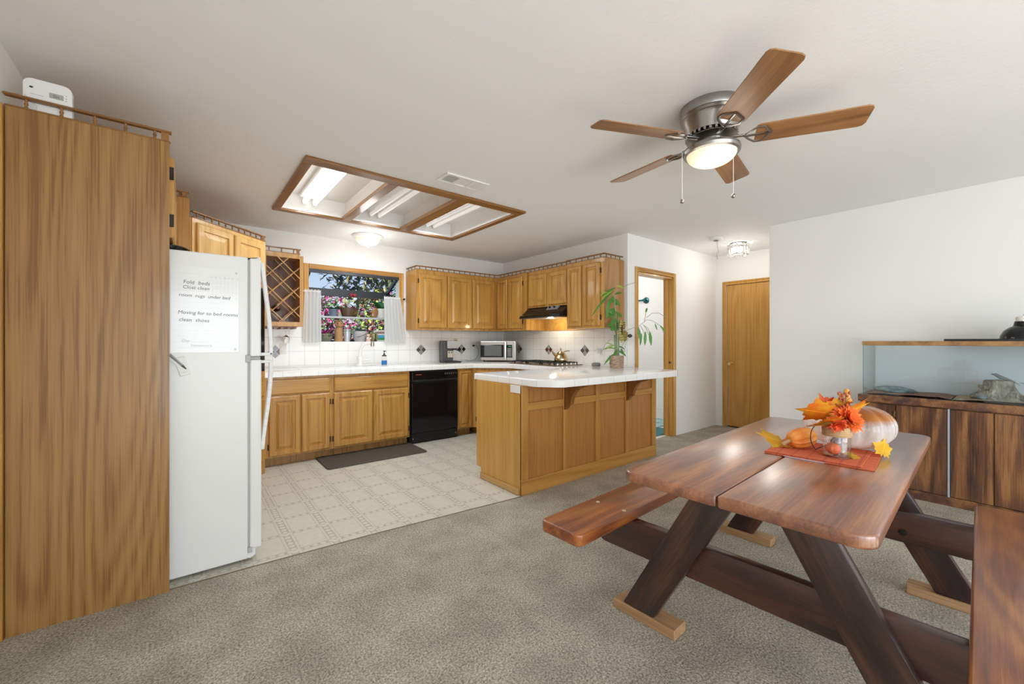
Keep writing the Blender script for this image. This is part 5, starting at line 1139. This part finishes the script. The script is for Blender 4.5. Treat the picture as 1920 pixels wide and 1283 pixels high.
# ================================================================== AQUARIUM STAND AND TANK
AX0, AX1, AY0, AY1 = 4.345, 4.79, -.95, .868
t = thing('aquarium_stand', 'dark stained wooden cabinet stand carrying the glass tank', 'cabinet', (AX0, AY1, 0), RC)
w = AY1-AY0; dp = AX1-AX0
MB().box(0.0, w, .012, dp, 0, .715).build('carcass', M['stand'], t)
MB().box(0, w, -.004, .012, 0, .066, .003, 1).build('plinth', M['stand_top'], t)
MB().box(-.012, w+.01, -.022, dp, .712, .768, .004).build('top_board', M['stand_top'], t)
MB().box(.005, .213, .0, .012, .068, .70, .002, 1).build('end_panel', M['stand'], t)
for x0, x1 in ((.217, .494), (.508, .712), (.716, .99), (1.0, 1.4), (1.41, 1.80)): MB().box(x0, x1, -.006, .012, .070, .704, .003, 1).build('door', M['stand'], t)
MB().box(.4955, .506, -.009, .010, .066, .706).build('metal_strip', mat('pale_strip', (.48, .56, .66), .35, .4), t)
b = MB(); b.box(.205, .216, -.012, -.004, .61, .655); b.cyl((.2105, -.01, .632), (.2105, -.018, .632), .006); b.build('latch', M['brass'], t)
t = thing('glass_tank', 'long glass terrarium tank with wood trim on the dark stand', 'tank', (AX0+.012, AY1-.016, .768), RC)
w = AY1-AY0-.04; dp = .40; TZ0, TZ1 = .004, .432
g = .006
tg = M['tank_glass']
MB().box(0, w, 0, g, TZ0, TZ1-.012).build('front_glass', tg, t); MB().box(0, g, g, dp-g, TZ0, TZ1-.012).build('side_glass', tg, t); MB().box(w-g, w, g, dp-g, TZ0, TZ1-.012).build('side_glass', tg, t)
MB().box(g, w-g, dp-g, dp, TZ0, TZ1-.012).build('back_panel', mat('tank_back', (.66, .70, .72), .4), t); MB().box(0, w, 0, dp, 0, TZ0-.0005).build('base_glass', tg, t)
MB().box(-.0012, .002, -.0012, .002, TZ0, TZ1-.012).build('edge_seal', mat('teal_edge', (.03, .20, .19), .2), t)
b = MB(); b.box(-.006, w+.006, -.006, .008, TZ1-.034, TZ1, .002, 1); b.box(-.006, w+.006, dp-.008, dp+.006, TZ1-.034, TZ1, .002, 1); b.box(-.006, .008, .008, dp-.008, TZ1-.034, TZ1); b.box(w-.008, w+.006, .008, dp-.008, TZ1-.034, TZ1); b.build('top_trim', M['tank_trim'], t)
LZ = .768+TZ1
t = thing('screen_lid', 'black screen lid lying over the right part of the tank', 'lid', (AX0+.012, .393, LZ+.0005), RC)
b = MB(); b.box(0, 1.2, -.004, .02, 0, .016); b.box(0, 1.2, .38, .404, 0, .016); b.box(0, .02, .02, .38, 0, .016); b.box(1.18, 1.2, .02, .38, 0, .016); b.build('frame', M['blackm'], t)
MB().box(.02, 1.18, .02, .38, .006, .008).build('mesh_screen', M['blackm'], t)
t = thing('heat_lamp', 'black dome heat lamp standing on the screen lid', 'lamp', (4.50, .028, LZ+.017))
MB().lathe([(.108, 0), (.106, .02), (.090, .055), (.065, .078), (.047, .088), (.040, .12), (.034, .12), (.04, .09), (.085, .052), (.10, .02), (.103, 0), (.108, 0)], 40).build('reflector', mat('lamp_black', (.008, .008, .010), .12), t, smooth=40)
MB().lathe([(.036, .118), (.036, .148), (.028, .155), (0, .156)], 24).build('socket_cap', mat('lamp_ceramic', (.78, .77, .70), .4), t, smooth=40)
b = MB(); b.tube([(-.034, 0, .11), (-.032, .0, .15), (-.02, 0, .165)], .003, 6); b.build('clip', M['chrome'], t)
M['lampbulb'] = mat('heat_bulb', (1, 1, 1), .4, emit=(.75, .9, 1), es=6); MB().ball((0, 0, .045), .036, (1, 1, 1), 16).build('bulb', M['lampbulb'], t, smooth=60)
# inside the tank
def bed(name, label, cat, y0, y1, h, col_, sc, kind='stuff'):
    b = MB(); nx, ny = 16, 40; X0, X1 = AX0+.022, AX0+.012+.392; V = []
    for i in range(nx+1):
        V.append([])
        for j in range(ny+1):
            u, v = i/nx, j/ny; e = min(1, 8*v, 8*(1-v)); z = .768+.005+e*(h*(.8+.12*math.sin(v*7+u*2)+.12*math.sin(v*19+u*9)))
            V[-1].append(b.bm.verts.new((X0+(X1-X0)*u, y0+(y1-y0)*v, max(.7745, z))))
    for a, c in zip(V, V[1:]):
        for j in range(ny): b.bm.faces.new([a[j], a[j+1], c[j+1], c[j]])
    bd = [V[0][0], V[0][-1], V[-1][-1], V[-1][0]]
    m = mat(name+'_mat', col_, .9); k = NT(m); k.col(k.ramp(k.noise(k.coords(rnd=False), sc, 3, .7), [(.35, tuple(x*.45 for x in col_)), (.65, col_)])); k.bump(k.noise(k.coords(rnd=False), sc, 3, .7), .8, .02)
    o = b.build(name, m, smooth=60); o['kind'] = kind; return tag(o, label, cat)
bed('bark_chips', 'layer of reddish bark chips in the left half of the tank', 'bark', .36, .838, .013, (.50, .27, .20), 70)
bed('sand', 'pale sand in the middle and right of the tank', 'sand', -.90, .352, .017, (.80, .62, .40), 30)
m = mat('tank_rock', (.25, .32, .32), .8); k = NT(m); k.col(k.ramp(k.noise(k.coords((1, 1, 3)), 14, 4), [(.35, (.12, .17, .18)), (.65, (.36, .42, .42))]))
t = tag(MB().ball((0, 0, 0), .14, (.55, .9, .22), 24, None, lambda a, z: 1+.10*math.sin(a*3+z*30)+.06*math.sin(a*7)).build('rock_slab', m, None, (4.56, .70, .80), smooth=50), 'flat grey green rock at the left end of the tank', 'rock')
t = thing('stump_hide', 'grey driftwood stump hide in the right part of the tank', 'stump', (4.545, .135, .790))
m = mat('stump_bark', (.30, .26, .20), .9); k = NT(m); v = k.coords((1, 1, .35)); k.col(k.ramp(k.noise(v, 38, 4, .65, .8), [(.35, (.09, .08, .065)), (.5, (.26, .225, .17)), (.68, (.50, .45, .36))])); k.bump(k.noise(v, 38, 4), .8, .02)
MB().lathe([(0, -.006), (.118, -.006), (.10, .02), (.082, .055), (.070, .09), (.068, .125), (.062, .13), (.05, .115), (0, .11)], 40, None, lambda a, z: 1+.14*math.sin(a*5+.5)+.08*math.sin(a*9+z*25)).build('stump', m, t, smooth=50)
b = MB(); b.tube([(-.02, .055, .07), (-.03, .095, .085), (-.03, .105, .10)], [.022, .012, .004], 8); b.tube([(-.05, .05, .03), (-.065, .10, .018), (-.06, .14, .006)], [.04, .028, .012], 8); b.tube([(-.05, -.05, .035), (-.06, -.10, .018), (-.06, -.14, .006)], [.035, .024, .010], 8); b.build('roots', m, t, smooth=60)
b = MB()
for i in range(5): b.ball((-.09+.01*i, .08-.035*i, .008), .026, (1, 1.1, .7), 10)
b.build('pebbles', mat('stump_pebble', (.22, .24, .26), .8), t, smooth=60)
b = MB(); b.tube([(-.02, .04, .175), (-.02, .02, .172), (-.025, -.005, .155), (-.025, -.045, .135), (-.02, -.07, .12)], [.002, .010, .012, .010, .006], 8); b.build('twig', mat('twig_grey', (.20, .20, .20), .7), t, smooth=60)
b = MB()
for (y, z, dy) in ((-.05, .132, -.8), (-.085, .125, -1), (-.03, .14, .6), (.03, .13, 1), (-.11, .118, -1)): b.leaf((-.03, y, z), (-.1, dy, .1 if dy > 0 else -.35), .055, .022, .4)
b.build('green_leaves', G2, t, smooth=60)
# ================================================================== BATHROOM BEYOND THE DOORWAY
t = tag(MB().box(4.10, 5.10, 2.925, 3.20, .0, .014, .004).build('bath_mat', mat('teal_mat', (.06, .23, .25), .85)), 'dark teal bath mat just inside the bathroom doorway', 'mat')
m = mat('aqua_pattern', (.40, .62, .64), .8); k = NT(m); k.col(k.ramp(k.noise(k.coords(rnd=False), 9, 3), [(.4, (.22, .48, .50)), (.55, (.50, .70, .70))]))
tag(MB().box(4.6, 5.70, 3.22, 3.58, 0, .012, .004).build('bath_rug', m), 'light aqua patterned rug behind the teal bath mat', 'rug')
p = onX(1212, 563.5, 5.785)
t = thing('towel_rail', 'dark teal towel rail on the white bathroom wall', 'towel rail', (5.7845, p.y, p.z)); tb = mat('teal_metal', (.012, .10, .11), .3, .4)
MB().lathe([(0, 0), (.052, 0), (.05, .012), (.02, .018), (.016, .06), (.024, .066), (.022, .08), (0, .082)], 24, Matrix.Rotation(-PI/2, 4, 'Y')).build('rosette', tb, t, smooth=40)
MB().cyl((-.06, 0, 0), (-.06, .50, 0), .012).build('bar', tb, t, smooth=40); MB().lathe([(0, 0), (.05, 0), (.048, .012), (.016, .018), (.016, .06), (0, .062)], 24, TR(0, .50, 0) @ Matrix.Rotation(-PI/2, 4, 'Y')).build('rosette', tb, t, smooth=40)
# ================================================================== LIGHT
def area(name, loc, rot, sx, sy, e, col_=(1, 1, 1)):
    l = bpy.data.lights.new(name, 'AREA'); l.shape = 'RECTANGLE'; l.size = sx; l.size_y = sy; l.energy = e; l.color = col_
    o = bpy.data.objects.new(name, l); COL.objects.link(o); o.location = loc; o.rotation_euler = rot; return o
# added area lamps outside the unseen openings, standing in for daylight
area('door_fill', ((GX0+GX1)/2, YB-.14, GZ1/2), (PI/2, 0, 0), GX1-GX0-.1, GZ1-.1, E_DOOR, FILL_COL)
area('left_fill', (XL-.14, -1.8, 1.27), (PI/2, 0, -PI/2), 1.7, 1.55, E_LEFT, FILL_COL); area('right_fill', (XA+.14, -2.05, 1.45), (PI/2, 0, PI/2), 1.6, 1.2, E_RIGHT, FILL_COL)
def point(name, loc, e, r, col_):
    l = bpy.data.lights.new(name, 'POINT'); l.energy = e; l.shadow_soft_size = r; l.color = col_; o = bpy.data.objects.new(name, l); COL.objects.link(o); o.location = loc; return o
point('fan_lamp_glow', (*FANC, CZ-.36), E_FAN, .13, (1, .92, .8))
point('dome_lamp_glow', (1.63, 4.60, CZ-.32), E_DOME, .12, (1, .98, .95))
point('hall_lamp_glow', (5.33, 2.235, CZ-.20), E_HALL, .06, (1, .96, .90))
point('bathroom_lamp', (4.9, 4.0, 2.1), E_BATH, .15, (1, .97, .93))
point('hood_lamp', (3.62, 3.78, 1.44), E_HOOD, .03, (1, .85, .6))
for x_, f_ in ((.895, .8), (1.505, .9), (2.13, 1.)): area('bay_lamp', (x_, 3.6, CZ+.025), (0, 0, 0), .16, 1.05, E_TUBE*f_, (.86, .94, 1))  # lamps in the two unlit bays are added to even the kitchen light
s = bpy.data.lights.new('sun', 'SUN'); s.energy = 20; s.angle = .02; s.color = (1, .95, .86); o = bpy.data.objects.new('sun', s); COL.objects.link(o); o.rotation_euler = (math.radians(52), 0, 0)
w = bpy.data.worlds.new('sky'); SC.world = w; w.use_nodes = True; nt = w.node_tree; bg = nt.nodes['Background']
tcw = nt.nodes.new('ShaderNodeTexCoord'); sx = nt.nodes.new('ShaderNodeSeparateXYZ'); rp = nt.nodes.new('ShaderNodeValToRGB')
nt.links.new(tcw.outputs['Generated'], sx.inputs[0]); nt.links.new(sx.outputs[2], rp.inputs[0]); nt.links.new(rp.outputs[0], bg.inputs['Color'])
e = rp.color_ramp.elements; e[0].position = 0; e[0].color = (.80, .90, 1, 1); e[1].position = .35; e[1].color = (.30, .56, .95, 1)
bg.inputs['Strength'].default_value = 1.0
SC.view_settings.view_transform = 'Standard'; SC.view_settings.look = 'None'; SC.view_settings.gamma = 1; SC.view_settings.use_curve_mapping = False
SC.view_settings.exposure = EXPO
cy = SC.cycles
cy.use_denoising = True
cy.max_bounces = 10; cy.diffuse_bounces = 6; cy.glossy_bounces = 4; cy.transmission_bounces = 10; cy.transparent_max_bounces = 8
cy.sample_clamp_indirect = 6; cy.caustics_reflective = False; cy.caustics_refractive = False
